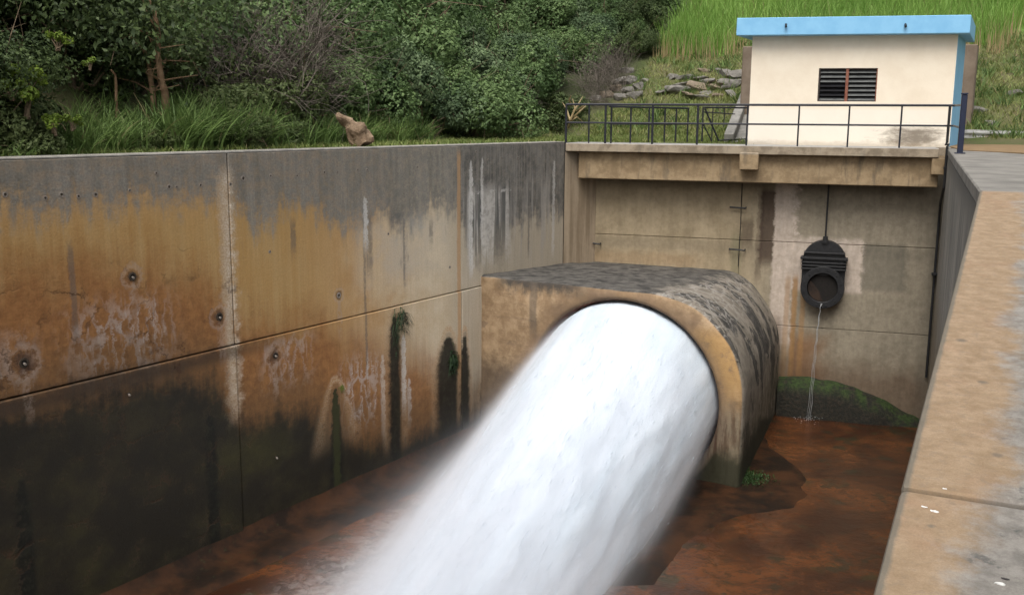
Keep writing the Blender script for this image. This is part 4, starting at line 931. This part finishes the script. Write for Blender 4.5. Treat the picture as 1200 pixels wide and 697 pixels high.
# leaning stump on the grass strip
MSTUMP = mat_simple('rotten_wood', (.14, .095, .06), (.34, .25, .17), 5., .95, .9, .1, 0., None, .05)
P = LW(lw(425, 172)[0], 0., -1.35); sc_s = np.linalg.norm(P-ORI)/F_PX
def stump(bm):
    pts = [(428, 168, .34), (424, 158, .33), (420, 151, .29), (413, 148, .2), (408, 144, .19), (402, 139, .15), (398, 136, .13), (396, 134, .06)]
    n_p = np.array([0, 1., 0]); d_ = float(P[1]); q_ = [hit(x, y, n_p, d_) for x, y, _ in pts]; tube(bm, q_, [r*.62 for *_, r in pts], 14)
    tube(bm, [hit(417, 168, n_p, d_+.1), hit(412, 157, n_p, d_+.05), hit(408, 147, n_p, d_)], [.15, .12, .07], 10)
    bmesh.ops.subdivide_edges(bm, edges=bm.edges[:], cuts=2, use_grid_fill=True)
    for v_ in bm.verts: v_.co += Vector((mnoise.noise(v_.co*5), mnoise.noise(v_.co*5+Vector((9, 0, 0))), mnoise.noise(v_.co*5+Vector((0, 9, 0)))))*.10
o = mk('tree_stump', MSTUMP, None, stump); tag(o, 'pale brown rotten stump leaning left on the grass behind the wall', 'stump')
# litter on the coping
MPAPER = mat_simple('white_scrap', (.6, .6, .58), (.8, .8, .78), 20); MCHAR = mat_simple('dark_scrap', (.03, .03, .03), (.06, .05, .05), 20)
def scrap(px, py, s_, mat, lb, seed):
    P = hit(px, py, nR, float(nR@K)); r = np.random.default_rng(seed); bm = bmesh.new(); bmesh.ops.create_icosphere(bm, subdivisions=2, radius=s_)
    for v_ in bm.verts: v_.co = Vector((v_.co.x*1.6, v_.co.y*.7, v_.co.z*.35)) + Vector(r.normal(size=3))*s_*.12
    o = from_bm('scrap', bm, mat, None); o.location = P + UP*s_*.15; o.rotation_euler = (0, 0, -.6); tag(o, lb, 'litter', 'litter on the coping')
scrap(1095, 599, .009, MPAPER, 'white end of a litter scrap on the tan coping below the joint', 1); scrap(1083, 594, .007, MPAPER, 'small white chip beside the larger scrap below the joint', 2)
scrap(1107, 572.5, .005, MPAPER, 'tiny white speck lying on the coping joint', 3); scrap(1172, 684, .010, MPAPER, 'white flake on the grey stain at the bottom right', 4); scrap(1178, 678, .008, MCHAR, 'black crumb beside the white flake at the bottom right', 5)
# ================================================================ VEGETATION
def leaves(cent, nrmv, size, aspect, r):
    """rhombic leaves: centres, facing normals"""
    n = len(cent); t = r.normal(size=(n, 3)); t -= nrmv*(t*nrmv).sum(1)[:, None]; t /= np.linalg.norm(t, axis=1)[:, None]; s = np.cross(nrmv, t)
    L_ = (size*r.uniform(.6, 1.35, n))[:, None]; w_ = L_*aspect; dr = nrmv*L_*.18
    v = np.stack([cent-t*L_*.5-dr, cent-s*w_*.5, cent+t*L_*.5-dr, cent+s*w_*.5], 1).reshape(-1, 3)
    i = np.arange(n)*4; f = np.concatenate([np.stack([i, i+1, i+3], 1), np.stack([i+1, i+2, i+3], 1)]); return v, f
def crown(r, n, R, H, size, aspect, lobes=9, shell=.30, up=.35):
    """leaf masses on several uneven lobes within a crown R wide and H high"""
    C_ = []; 
    for k in range(lobes):
        a_ = r.uniform(0, 6.28); q_ = r.uniform(0, .75)**.6
        C_.append((math.cos(a_)*R*q_, math.sin(a_)*R*q_, H*r.uniform(.25, .85)*(1-.35*q_), R*r.uniform(.28, .52)))
    C_ = np.array(C_); idx = r.integers(0, lobes, n); d = r.normal(size=(n, 3)); d /= np.linalg.norm(d, axis=1)[:, None]
    clump = np.array([mnoise.noise(Vector(x*2.6+idx[i]*3.)) for i, x in enumerate(d)]); rad = C_[idx, 3]*(1 - r.uniform(0, 1, n)**1.6*shell + clump*.35)
    P = C_[idx, :3] + d*rad[:, None]*np.array([1, 1, .85]); keep = (P[:, 2] > -.2) & (clump > -.28); P, d = P[keep], d[keep]
    nn = d + r.normal(size=d.shape)*.55 + np.array([0, 0, up]); nn /= np.linalg.norm(nn, axis=1)[:, None]
    return leaves(P, nn, size, aspect, r), C_
def twigs(bm, r, C_, R, base_r=.05, n=None):
    for c in C_:
        p0 = Vector((r.uniform(-.15, .15)*R, r.uniform(-.15, .15)*R, -.3)); p3 = Vector(c[:3]); m_ = (p0+p3)/2+Vector(r.normal(size=3))*.12*R
        tube(bm, [p0, p0.lerp(m_, .6)+Vector((0, 0, .1*R)), m_, p3], [base_r, base_r*.8, base_r*.55, base_r*.2], 5, False)
        for _ in range(3): e_ = p3+Vector(r.normal(size=3))*c[3]*.8; tube(bm, [m_.lerp(p3, r.uniform(.2, .8)), (p3+e_)/2, e_], [base_r*.35, base_r*.25, base_r*.1], 4, False)
MBARK = mat_simple('pale_bark', (.10, .075, .05), (.20, .15, .10), 8, .9, .6, .1)
MBARKT = mat_simple('tan_trunk_bark', (.17, .105, .06), (.30, .20, .125), 8, .9, .6, .1)
MTWIG = mat_simple('dry_twig', (.10, .085, .07), (.19, .165, .14), 6, .9, .3, .1)
ML_D = mat_leaf('dark_leaves', (.032, .052, .020), (.098, .140, .046), .2)
ML_G = mat_leaf('green_leaves', (.070, .122, .042), (.180, .265, .100), .28)
ML_B = mat_leaf('bluish_leaves', (.065, .108, .050), (.165, .230, .11), .25)
ML_O = mat_leaf('olive_leaves', (.065, .095, .032), (.155, .195, .075), .28)
ML_Y = mat_leaf('yellow_green_leaves', (.09, .15, .02), (.20, .28, .04), .35)
def plant_proto(kind, seed, n, R, H, size, aspect, mat, up=.35, lobes=9):
    r = np.random.default_rng(seed); (v, f), C_ = crown(r, n, R, H, size, aspect, lobes, up=up)
    me = bpy.data.meshes.new('crown'); o = from_arr('crown', v, f, mat); me = o.data; bpy.data.objects.remove(o)
    bm = bmesh.new(); twigs(bm, r, C_, R); tm = bpy.data.meshes.new('branches'); bm.to_mesh(tm); bm.free(); tm.materials.append(MBARK); return me, tm
PR = {}
for s in range(3):
    PR['dark', s] = plant_proto('d', 100+s, 21000, 2.2, 3.6, .125, .5, ML_D, lobes=14)
    PR['green', s] = plant_proto('g', 110+s, 17000, 2.0, 2.8, .125, .55, ML_G, .6, 12)
    PR['blue', s] = plant_proto('b', 120+s, 16000, 1.8, 2.6, .12, .5, ML_B, .5, 12)
for s in range(2): PR['olive', s] = plant_proto('o', 130+s, 9000, 1.1, 1.5, .12, .4, ML_O, .4, 9)
PR['sprig', 0] = plant_proto('y', 140, 420, .55, .7, .17, .42, ML_Y, .4, 5)
def put(kind, seed, P, s, yaw, label, name='bush', cat='bush', group=None, zs=1.):
    cm, tm = PR[kind, seed]; e_ = bpy.data.objects.new(name, None); COL.objects.link(e_); e_.location = P; e_.rotation_euler = (0, 0, yaw); e_.scale = (s, s, s*zs)
    tag(e_, label, cat, group)
    for n_, m_ in (('crown', cm), ('branches', tm)): c_ = bpy.data.objects.new(n_, m_); COL.objects.link(c_); c_.parent = e_
    return e_
def at_bank(u, d):          # u along the left wall, d metres behind it
    P = CORNER - ax*u - sd*d; P[2] = ground(P[0], P[1]); return P
ORD = 'first second third fourth fifth sixth seventh eighth ninth tenth eleventh twelfth thirteenth fourteenth fifteenth sixteenth'.split()
ADJ = {'dark': ('very dark leafy tree', 'tree'), 'green': ('fresh green leafy bush', 'bush'), 'blue': ('bluish green dense bush', 'bush'), 'olive': ('low olive green shrub', 'shrub')}
rows = [  # distance behind the wall, list of (u, kind, scale), words
 (1.5, [(21.5, 'dark', .62), (20., 'dark', .5), (18.6, 'dark', .55), (17.3, 'dark', .5), (16.1, 'dark', .52), (15., 'dark', .42), (18., 'olive', .5), (17., 'olive', .42), (16.2, 'dark', .36), (15.5, 'olive', .4), (14.8, 'olive', .36), (14.2, 'dark', .3), (13.2, 'olive', .32), (12.4, 'olive', .36), (10.3, 'olive', .6)], 'nearest row on the bank'),
 (2.7, [(22., 'dark', .8), (20.2, 'dark', .75), (18.4, 'dark', .8), (16.9, 'dark', .72), (15.6, 'dark', .7), (14.9, 'dark', .5), (9.3, 'olive', .9), (8., 'olive', 1.)], 'front row on the bank'),
 (3.9, [(21., 'dark', 1.), (18.9, 'dark', .9), (16.9, 'dark', .9), (15.2, 'dark', .85), (13.7, 'dark', .85), (12.2, 'dark', .8), (10.4, 'olive', 1.1), (8.4, 'olive', 1.2), (6.9, 'olive', 1.1), (5.6, 'green', .72), (4.2, 'green', .85), (2.6, 'blue', .9), (.9, 'blue', .95), (-.8, 'green', .9), (-2.4, 'blue', .85), (-4., 'green', .8), (-5.6, 'olive', .9)], 'second row on the bank'),
 (5.4, [(18., 'dark', 1.1), (15.4, 'dark', 1.), (13., 'dark', .95), (11., 'olive', 1.5), (9., 'green', .9), (7.2, 'green', 1.), (5.2, 'green', 1.1), (3.4, 'green', 1.05), (1.5, 'blue', 1.1), (-.4, 'green', 1.1), (-2.4, 'blue', 1.1), (-4.4, 'green', 1.), (-6.3, 'blue', .85)], 'third row on the bank'),
 (7.3, [(19., 'dark', 1.1), (16., 'dark', 1.1), (13.2, 'dark', 1.05), (10.6, 'dark', 1.), (8.6, 'green', 1.1), (6.4, 'green', 1.1), (4.2, 'blue', 1.2), (2., 'green', 1.2), (-.2, 'green', 1.15), (-2.6, 'green', 1.2), (-5, 'blue', 1.1), (-7.2, 'green', .9)], 'fourth row on the bank'),
 (10., [(16., 'dark', 1.3), (12.5, 'dark', 1.3), (9.5, 'blue', 1.3), (6.5, 'green', 1.3), (3.5, 'blue', 1.3), (.5, 'green', 1.3), (-2.5, 'blue', 1.3), (-5.5, 'green', 1.2), (-8.5, 'blue', 1.1)], 'fifth row on the bank'),
 (13.5, [(14., 'dark', 1.5), (8., 'green', 1.5), (3., 'blue', 1.5), (-2, 'green', 1.5), (-6, 'green', 1.4), (-10, 'blue', 1.3)], 'sixth row on the bank')]
k_ = 0
for d_, L_, words in rows:
    cnt = {}
    for u_, kd, s_ in L_:
        i_ = cnt.get(kd, 0); cnt[kd] = i_+1; P = at_bank(u_+float(rng.uniform(-.3, .3)), d_+float(rng.uniform(-.4, .4)))
        nm, ct = ADJ[kd]; put(kd, k_ % (2 if kd == 'olive' else 3), P-UP*.25*s_, s_, float(rng.uniform(0, 6.28)), f'{nm}, {ORD[i_]} of its kind from the left, {words}', 'tree' if ct == 'tree' else 'bush', ct, 'bushes and trees covering the left bank'); k_ += 1
for i_, (px_, py_, kd_, s_, lb_) in enumerate(((742, 66, 'dark', .42, 'dark bush at the left foot of the tall grass'), (690, 62, 'blue', .75, 'bluish bush just left of the grey dry bush by the rock heap'), (668, 80, 'green', .7, 'green bush overhanging the left end of the railing'), (724, 42, 'green', .55, 'round green bush between the dry bush and the tall grass'), (700, 40, 'green', .9, 'big green bush behind the bluish bush at the end of the bank'), (735, 22, 'dark', .7, 'dark bush left of the tall grass near the top edge'), (765, 14, 'green', .6, 'green bush sunk in the tall grass at the top edge'), (640, 95, 'blue', .6, 'bluish bush above the lawn left of the first railing post'), (705, 5, 'blue', 1.1, 'bluish bush cut by the top edge above the rock heap'), (655, 22, 'green', 1.1, 'broad green bush near the top edge above the left end of the railing'), (628, 8, 'blue', 1.2, 'bluish bush at the top edge left of the broad green bush'), (672, 40, 'blue', .9, 'bluish bush below the broad green bush'), (590, 14, 'green', 1.2, 'green bush at the top edge over the middle of the lawn'), (640, 45, 'green', 1., 'green bush in the middle of the bank end, above the bluish one'))):
    P_ = ray_ground(px_, py_); put(kd_, i_ % 3, P_-UP*.4*s_, s_, i_*1.7, lb_, 'bush', 'bush', 'bushes at the end of the bank')
put('dark', 1, ray_ground(745, 40)+UP*-.2, .55, 1., 'dark bush in the hollow between the green bank and the tall grass field')
put('green', 1, ray_ground(712, 30)+UP*-.2, .6, 1., 'small green bush above the grey dry bush at the end of the bank')
for i, (px, py, dd, s_) in enumerate(((28, 72, 3.2, 1.), (30, 98, 2.9, 1.1), (12, 88, 3., .8), (62, 130, 2.4, .8), (66, 34, 3.8, .7), (84, 132, 2.3, .6), (105, 65, 3.6, .5))):
    P = hit(px, py, sd, float(sd@CORNER)-dd*.22); put('sprig', 0, P-UP*.3*s_, s_*.5, i*1.3, f'bright yellow-green leafy sprig, {ORD[i]} brightest in the dark foliage at far left', 'sprig', 'sprig', 'bright sprigs in the dark trees')
put('olive', 1, at_bank(lw(84, 180)[0], 1.25)-UP*.1, .62, 1., 'low olive shrub just left of the short curved stem at far left')
put('dark', 2, at_bank(lw(62, 180)[0], 1.7)-UP*.2, .55, 2., 'small dark bush filling the hollow under the bright sprigs at far left')
# bare trunks in the dark gap
for i, (pts, r_, lb) in enumerate((([(196, 124), (193, 108), (189, 95), (187, 80), (185, 62), (186, 40), (180, 10)], .075, 'taller tan trunk with a slight bend standing in the dark gap of the bank'),
                                  ([(181, 126), (179, 108), (176, 90), (174, 72), (168, 58), (156, 48)], .055, 'thinner bare trunk curving left just left of the taller tan trunk'),
                                  ([(134, 112), (136, 100), (135, 88), (130, 82)], .03, 'short thin curved stem left of the two bare trunks'))):
    dd = 1.7+.2*i; q_ = [hit(x, y, sd, float(sd@CORNER)-dd) for x, y in pts]; q_[0][2] = min(q_[0][2], ground(*q_[0][:2])-.1)
    t = empty('tree', q_[0], lb, 'tree', 'bare trunks in the dark gap')
    mk('trunk', MBARKT, t, tube, q_, [r_*(1-.6*k/len(q_)) for k in range(len(q_))], 8, smooth=True)
    if i < 2:
        r = np.random.default_rng(i+5); bm = bmesh.new()
        for k in range(9): s0 = Vector(q_[int(r.integers(1, len(q_)))]); e_ = s0+Vector((r.normal()*.5, r.normal()*.3, r.uniform(-.1, .8))); tube(bm, [s0, (s0+e_)/2+Vector(r.normal(size=3))*.08, e_], [.018, .012, .005], 4, False)
        from_bm('branch', bm, MBARKT, t)
        cv = r.normal(size=(1500, 3))*np.array([.9, .7, .45])+np.array(q_[-1])+UP*.3; n_ = r.normal(size=(1500, 3)); n_ /= np.linalg.norm(n_, axis=1)[:, None]
        v, f = leaves(cv, n_, .13, .45, r); from_arr('crown', v, f, ML_D, t)
# dry, twiggy shrubs
def twig_mass(bm, r, n, R, H, rad):
    for _ in range(n):
        p = Vector((r.uniform(-R, R), r.uniform(-R, R)*.6, r.uniform(0, H*.5))); d = Vector((r.normal()*.6, r.normal()*.5, r.uniform(-.2, 1))).normalized(); pts = [p.copy()]
        for k in range(5): d = (d+Vector(r.normal(size=3))*.35).normalized(); p = p+d*H*.16; pts.append(p.copy())
        tube(bm, pts, [rad*(1-.15*k) for k in range(6)], 3, False)
tw = []
for s in range(2): bm = bmesh.new(); twig_mass(bm, np.random.default_rng(200+s), 330, 1.2, 2.2, .010); me = bpy.data.meshes.new('dry_bush'); bm.to_mesh(me); bm.free(); me.materials.append(MTWIG); tw.append(me)
for i, (px, py, dd, s_, lb) in enumerate(((300, 92, 3.2, 1., 'grey-brown leafless bush above the arching grass'), (268, 75, 3.6, 1., 'leafless grey bush right of the two bare trunks'), (340, 80, 3.6, 1.05, 'wide grey leafless bush between dark trees and green bushes'), (322, 45, 4.8, 1.2, 'tall grey leafless bush higher up the bank'), (362, 100, 3.3, .5, 'small dry bush above the rotten stump'),
                                      (600, 125, 3.4, .5, 'brown dry bush hanging beneath the bushes near the railing'))):
    P = hit(px, py, sd, float(sd@CORNER)-dd); o = link('dry_bush', tw[i % 2], None); o.location = P-UP*.8*s_; o.scale = (s_, s_, s_); o.rotation_euler = (0, 0, i*.9); tag(o, lb, 'bush', 'dry bushes on the bank')
for i, (px, py, s_, lb) in enumerate(((706, 98, .85, 'grey dry bush at the end of the bank beside the rock heap'), (716, 78, .8, 'grey-brown dry bush just above the rock heap'), (722, 55, .6, 'small reddish dry bush between the bank and the tall grass'), (694, 112, .55, 'dry brown bush low behind the first railing post'), (716, 14, .6, 'dry grey bush at the top edge of the picture'))):
    P = ray_ground(px, py+12); o = link('dry_bush', tw[i % 2], None); o.location = P-UP*.3; o.scale = (s_*.8, s_*.8, s_*.9); o.rotation_euler = (0, 0, i*.9); tag(o, lb, 'bush', 'dry bushes by the rock heap')
# grasses as blades
def blades(name, base, L_, w_, lean, mat, r, seg=3, droop=.6, label=None):
    n = len(base); a_ = r.uniform(0, 6.283, n); dirv = np.stack([np.cos(a_), np.sin(a_), np.zeros(n)], 1); sdv = np.stack([-np.sin(a_), np.cos(a_), np.zeros(n)], 1)
    sdv = sdv*.5+np.array([.86, -.3, 0])*r.choice([-1, 1], n)[:, None]; Ls = (L_*r.uniform(.55, 1.3, n))[:, None]; ln = (lean*r.uniform(.3, 1.6, n))[:, None]; V_ = []
    for k in range(seg+1):
        t = k/seg; out = ln*(t**1.5)*Ls; zz = Ls*(t - droop*ln*t*t*.7); c = base+dirv*out+np.array([0, 0, 1.])*zz; ww = w_*(1-t*.92)*.5; V_ += [c-sdv*ww, c+sdv*ww]
    V_ = np.stack(V_, 1).reshape(-1, 3); b0 = np.arange(n)*(2*(seg+1)); F_ = []
    for k in range(seg): F_ += [np.stack([b0+2*k, b0+2*k+1, b0+2*k+3, b0+2*k+2], 1)]
    o = from_arr(name, V_, np.concatenate(F_), mat); return tag(o, label, None, None, 'stuff')
MG_T = mat_leaf('arching_grass_blade', (.06, .11, .03), (.18, .27, .08), .3, (.26, .22, .11), .5)
MG_L = mat_leaf('lawn_blade', (.11, .16, .04), (.23, .27, .08), .3, (.34, .29, .15), .7)
MG_F = mat_leaf('field_grass_blade', (.15, .28, .05), (.28, .44, .10), .35, (.25, .24, .10), .35)
MG_R = mat_leaf('rough_grass_blade', (.16, .205, .06), (.31, .32, .12), .3, (.30, .22, .12), .8)
MG_S = mat_leaf('dry_stalk', (.28, .21, .10), (.42, .33, .18), .2, None, .8)
def scatter(fn, n, r): P = np.array([fn(r) for _ in range(n)]); return P
def tufts(cent, per, spread, r): 
    c = np.repeat(cent, per, 0); j = r.normal(size=(len(c), 3))*spread; j[:, 2] = 0; return c+j
r = np.random.default_rng(11)
c_ = np.array([at_bank(r.uniform(3.5, 19), .75+abs(r.normal())*1.1+(.0 if True else 0)) for _ in range(420)])
def lawnedge(u): return float(np.interp(u, [-14, -7, 0, 5, 10, 13, 17], [1.0, 2.2, 3.0, 2.5, 1.3, .8, .4]))
c_ = []
for _ in range(330): u = r.uniform(2.5, 13.6); c_.append(at_bank(u, lawnedge(u)*.85+.15+abs(r.normal())*.9))
blades('tall_arching_grass', tufts(np.array(c_), 22, .09, r), .75, .030, .75, MG_T, r, 5, .75, 'tall arching green grass along the foot of the left bank')
c_ = []
for _ in range(170): u = r.uniform(14, 22); c_.append(at_bank(u, lawnedge(u)*.85+.1+abs(r.normal())*.6))
blades('shaded_grass', tufts(np.array(c_), 16, .10, r), .34, .028, .8, MG_T, r, 4, .75, 'dark low grass at the foot of the trees at far left')
c_ = []
for _ in range(70): u = r.uniform(9.2, 12.); c_.append(at_bank(u, lawnedge(u)*.85+r.uniform(0, .9)))
blades('tall_arching_grass', tufts(np.array(c_), 26, .10, r), 1.0, .045, .8, MG_T, r, 5, .8, 'broad bright arching grass clumps left of the stump')
c_ = []
for _ in range(15000): u = r.uniform(-9, 21); c_.append(at_bank(u, .47+r.uniform(0, 1)**.8*lawnedge(u)*1.25))
blades('short_grass', np.array(c_), .13, .022, .7, MG_L, r, 2, .5, 'short green lawn grass behind the left wall')
def slope_pts(n, x0, x1, D0, D1, r, test=None):
    out = []
    while len(out) < n:
        x = r.uniform(x0, x1); D = D0+(D1-D0)*r.uniform(0, 1)**1.15; y = (db+D-nb[0]*x)/nb[1]
        px = 600+F_PX*x/y
        if -(nl@np.array([x, y, 0])-dl) > 2.4 + max(0, (D-6))*.12 or (test and not test(x, y, D)): continue
        out.append((x, y, ground(x, y)-.02))
    return np.array(out)
nohouse = lambda x, y, D: not ((nrm@(np.array([x, y, 0])-A_) > -.5) and D < 6 and 6.1 < x < 15 ) and not (x > 11 and D < 6.2)
blades('short_grass', slope_pts(14000, 0, 7.2, 1.65, 7.5, r, lambda x, y, D: x < 6.0+D*.22), .16, .026, .7, MG_L, r, 2, .5, 'short yellowish lawn behind the railing')
blades('rough_grass', slope_pts(36000, 1, 26, 6., 14.6, r, nohouse), .22, .030, .8, MG_R, r, 2, .6, 'rough yellow-green grass on the lower slope')
blades('rough_grass', tufts(slope_pts(500, 1, 26, 6.4, 14.6, r, nohouse), 16, .12, r), .5, .028, .8, MG_T, r, 3, .7, 'darker tufts in the rough grass of the slope')
edgeD = lambda x: 13.4+.9*math.sin(x*.8)+.6*math.sin(x*2.1+1)
blades('tall_field_grass', slope_pts(52000, 2, 30, 13., 36, r, lambda x, y, D: D > edgeD(x)), 1.35, .034, .35, MG_F, r, 3, .6, 'tall bright green grass covering the slope at the top')
blades('dry_stalks', slope_pts(900, 2.5, 30, 12.6, 14.4, r, lambda x, y, D: abs(D-edgeD(x)) < .55), .95, .022, .12, MG_S, r, 2, .2, 'pale dry stalks at the lower edge of the tall grass')
# dry palm-like fronds behind the first railing post
def fronds(bm):
    r = np.random.default_rng(3); n_p = np.array([0, 1., 0]); Yd = 28.6
    for x0, y0, x1, y1, x2, y2 in ((668, 141, 674, 128, 671, 116), (668, 141, 679, 131, 690, 121), (669, 142, 676, 137, 684, 144), (668, 141, 664, 128, 659, 120), (672, 131, 678, 122, 683, 113), (676, 130, 684, 124, 686, 128), (670, 124, 667, 118, 669, 112), (666, 150, 668, 142, 672, 130)):
        a_, b_, c_ = [Vector(hit(x, y, n_p, Yd+r.uniform(-.2, .2))) for x, y in ((x0, y0), (x1, y1), (x2, y2))]; tube(bm, [a_, b_, c_], [.03, .026, .008], 5)
o = mk('dry_plant', MG_S, None, fronds); tag(o, 'yellow dry fronds standing behind the first railing post', 'plant')
# ferns and moss growing from the seeps of the left wall
ML_W = mat_leaf('wall_fern', (.012, .030, .012), (.035, .07, .025), .2)
def fern(name, px, py, n, L_, w_, droop, lb, mat=None, spread=(.10, .15)):
    u, v = lw(px, py); r = np.random.default_rng(int(px)); base = np.array([LW(u+r.normal()*spread[0], v+r.normal()*spread[1], .02) for _ in range(n)]); V_ = []; F_ = []
    for i, b_ in enumerate(base):
        a_ = r.uniform(-1.4, 1.4); d = sd*math.cos(a_)*.6-ax*math.sin(a_); ll = L_*r.uniform(.5, 1.2); s_ = np.cross(d, UP); s_ /= np.linalg.norm(s_)
        for k in range(4):
            t = k/3; c = b_+d*ll*t*.8+UP*ll*(.55*t-droop*t*t); ww = w_*(1-t*.9)*.5; V_ += [c-s_*ww, c+s_*ww]
        j = i*8; F_ += [(j+2*k, j+2*k+1, j+2*k+3, j+2*k+2) for k in range(3)]
    o = from_arr(name, V_, F_, mat or ML_W); return tag(o, lb, 'fern', None)
fern('wall_fern', 470, 374, 80, .36, .028, 1.1, 'dark green fern tuft on top of the tall dark seep in the left wall')
fern('wall_fern', 463, 392, 40, .14, .02, 1.3, 'thin fern hanging on the left edge of the tall dark seep', None, (.05, .22))
fern('wall_fern', 531, 424, 190, .17, .032, 1.2, 'dark green ferns filling the top of the wide seep left of the conduit', None, (.09, .13))
fern('wall_fern', 577, 424, 60, .12, .028, 1.2, 'small dark ferns on the pointed seep touching the conduit', None, (.05, .11))
fern('wall_fern', 400, 454, 30, .08, .02, 1.2, 'tiny bright moss tuft at the tip of the seep below the rust stain', ML_Y, (.03, .05))
# moss clumps on apron, ledge
def mossy(name, pts, n, L_, lb, seed, mat=ML_G):
    r = np.random.default_rng(seed); b_ = np.array([pts[int(r.integers(0, len(pts)))] for _ in range(n)])+r.normal(size=(n, 3))*np.array([.18, .18, .02]); return blades(name, b_, L_, .02, .9, mat, r, 2, .8, lb)
ML_M = mat_leaf('moss_blade', (.020, .045, .012), (.05, .10, .025), .2)
mossy('foot_moss', [hit(x, y+4, zp, AZ+.02) for x, y in ((864, 549), (872, 552), (880, 553), (888, 556), (878, 560), (868, 556))], 1500, .05, 'green moss clump at the foot of the conduit', 5, ML_M)
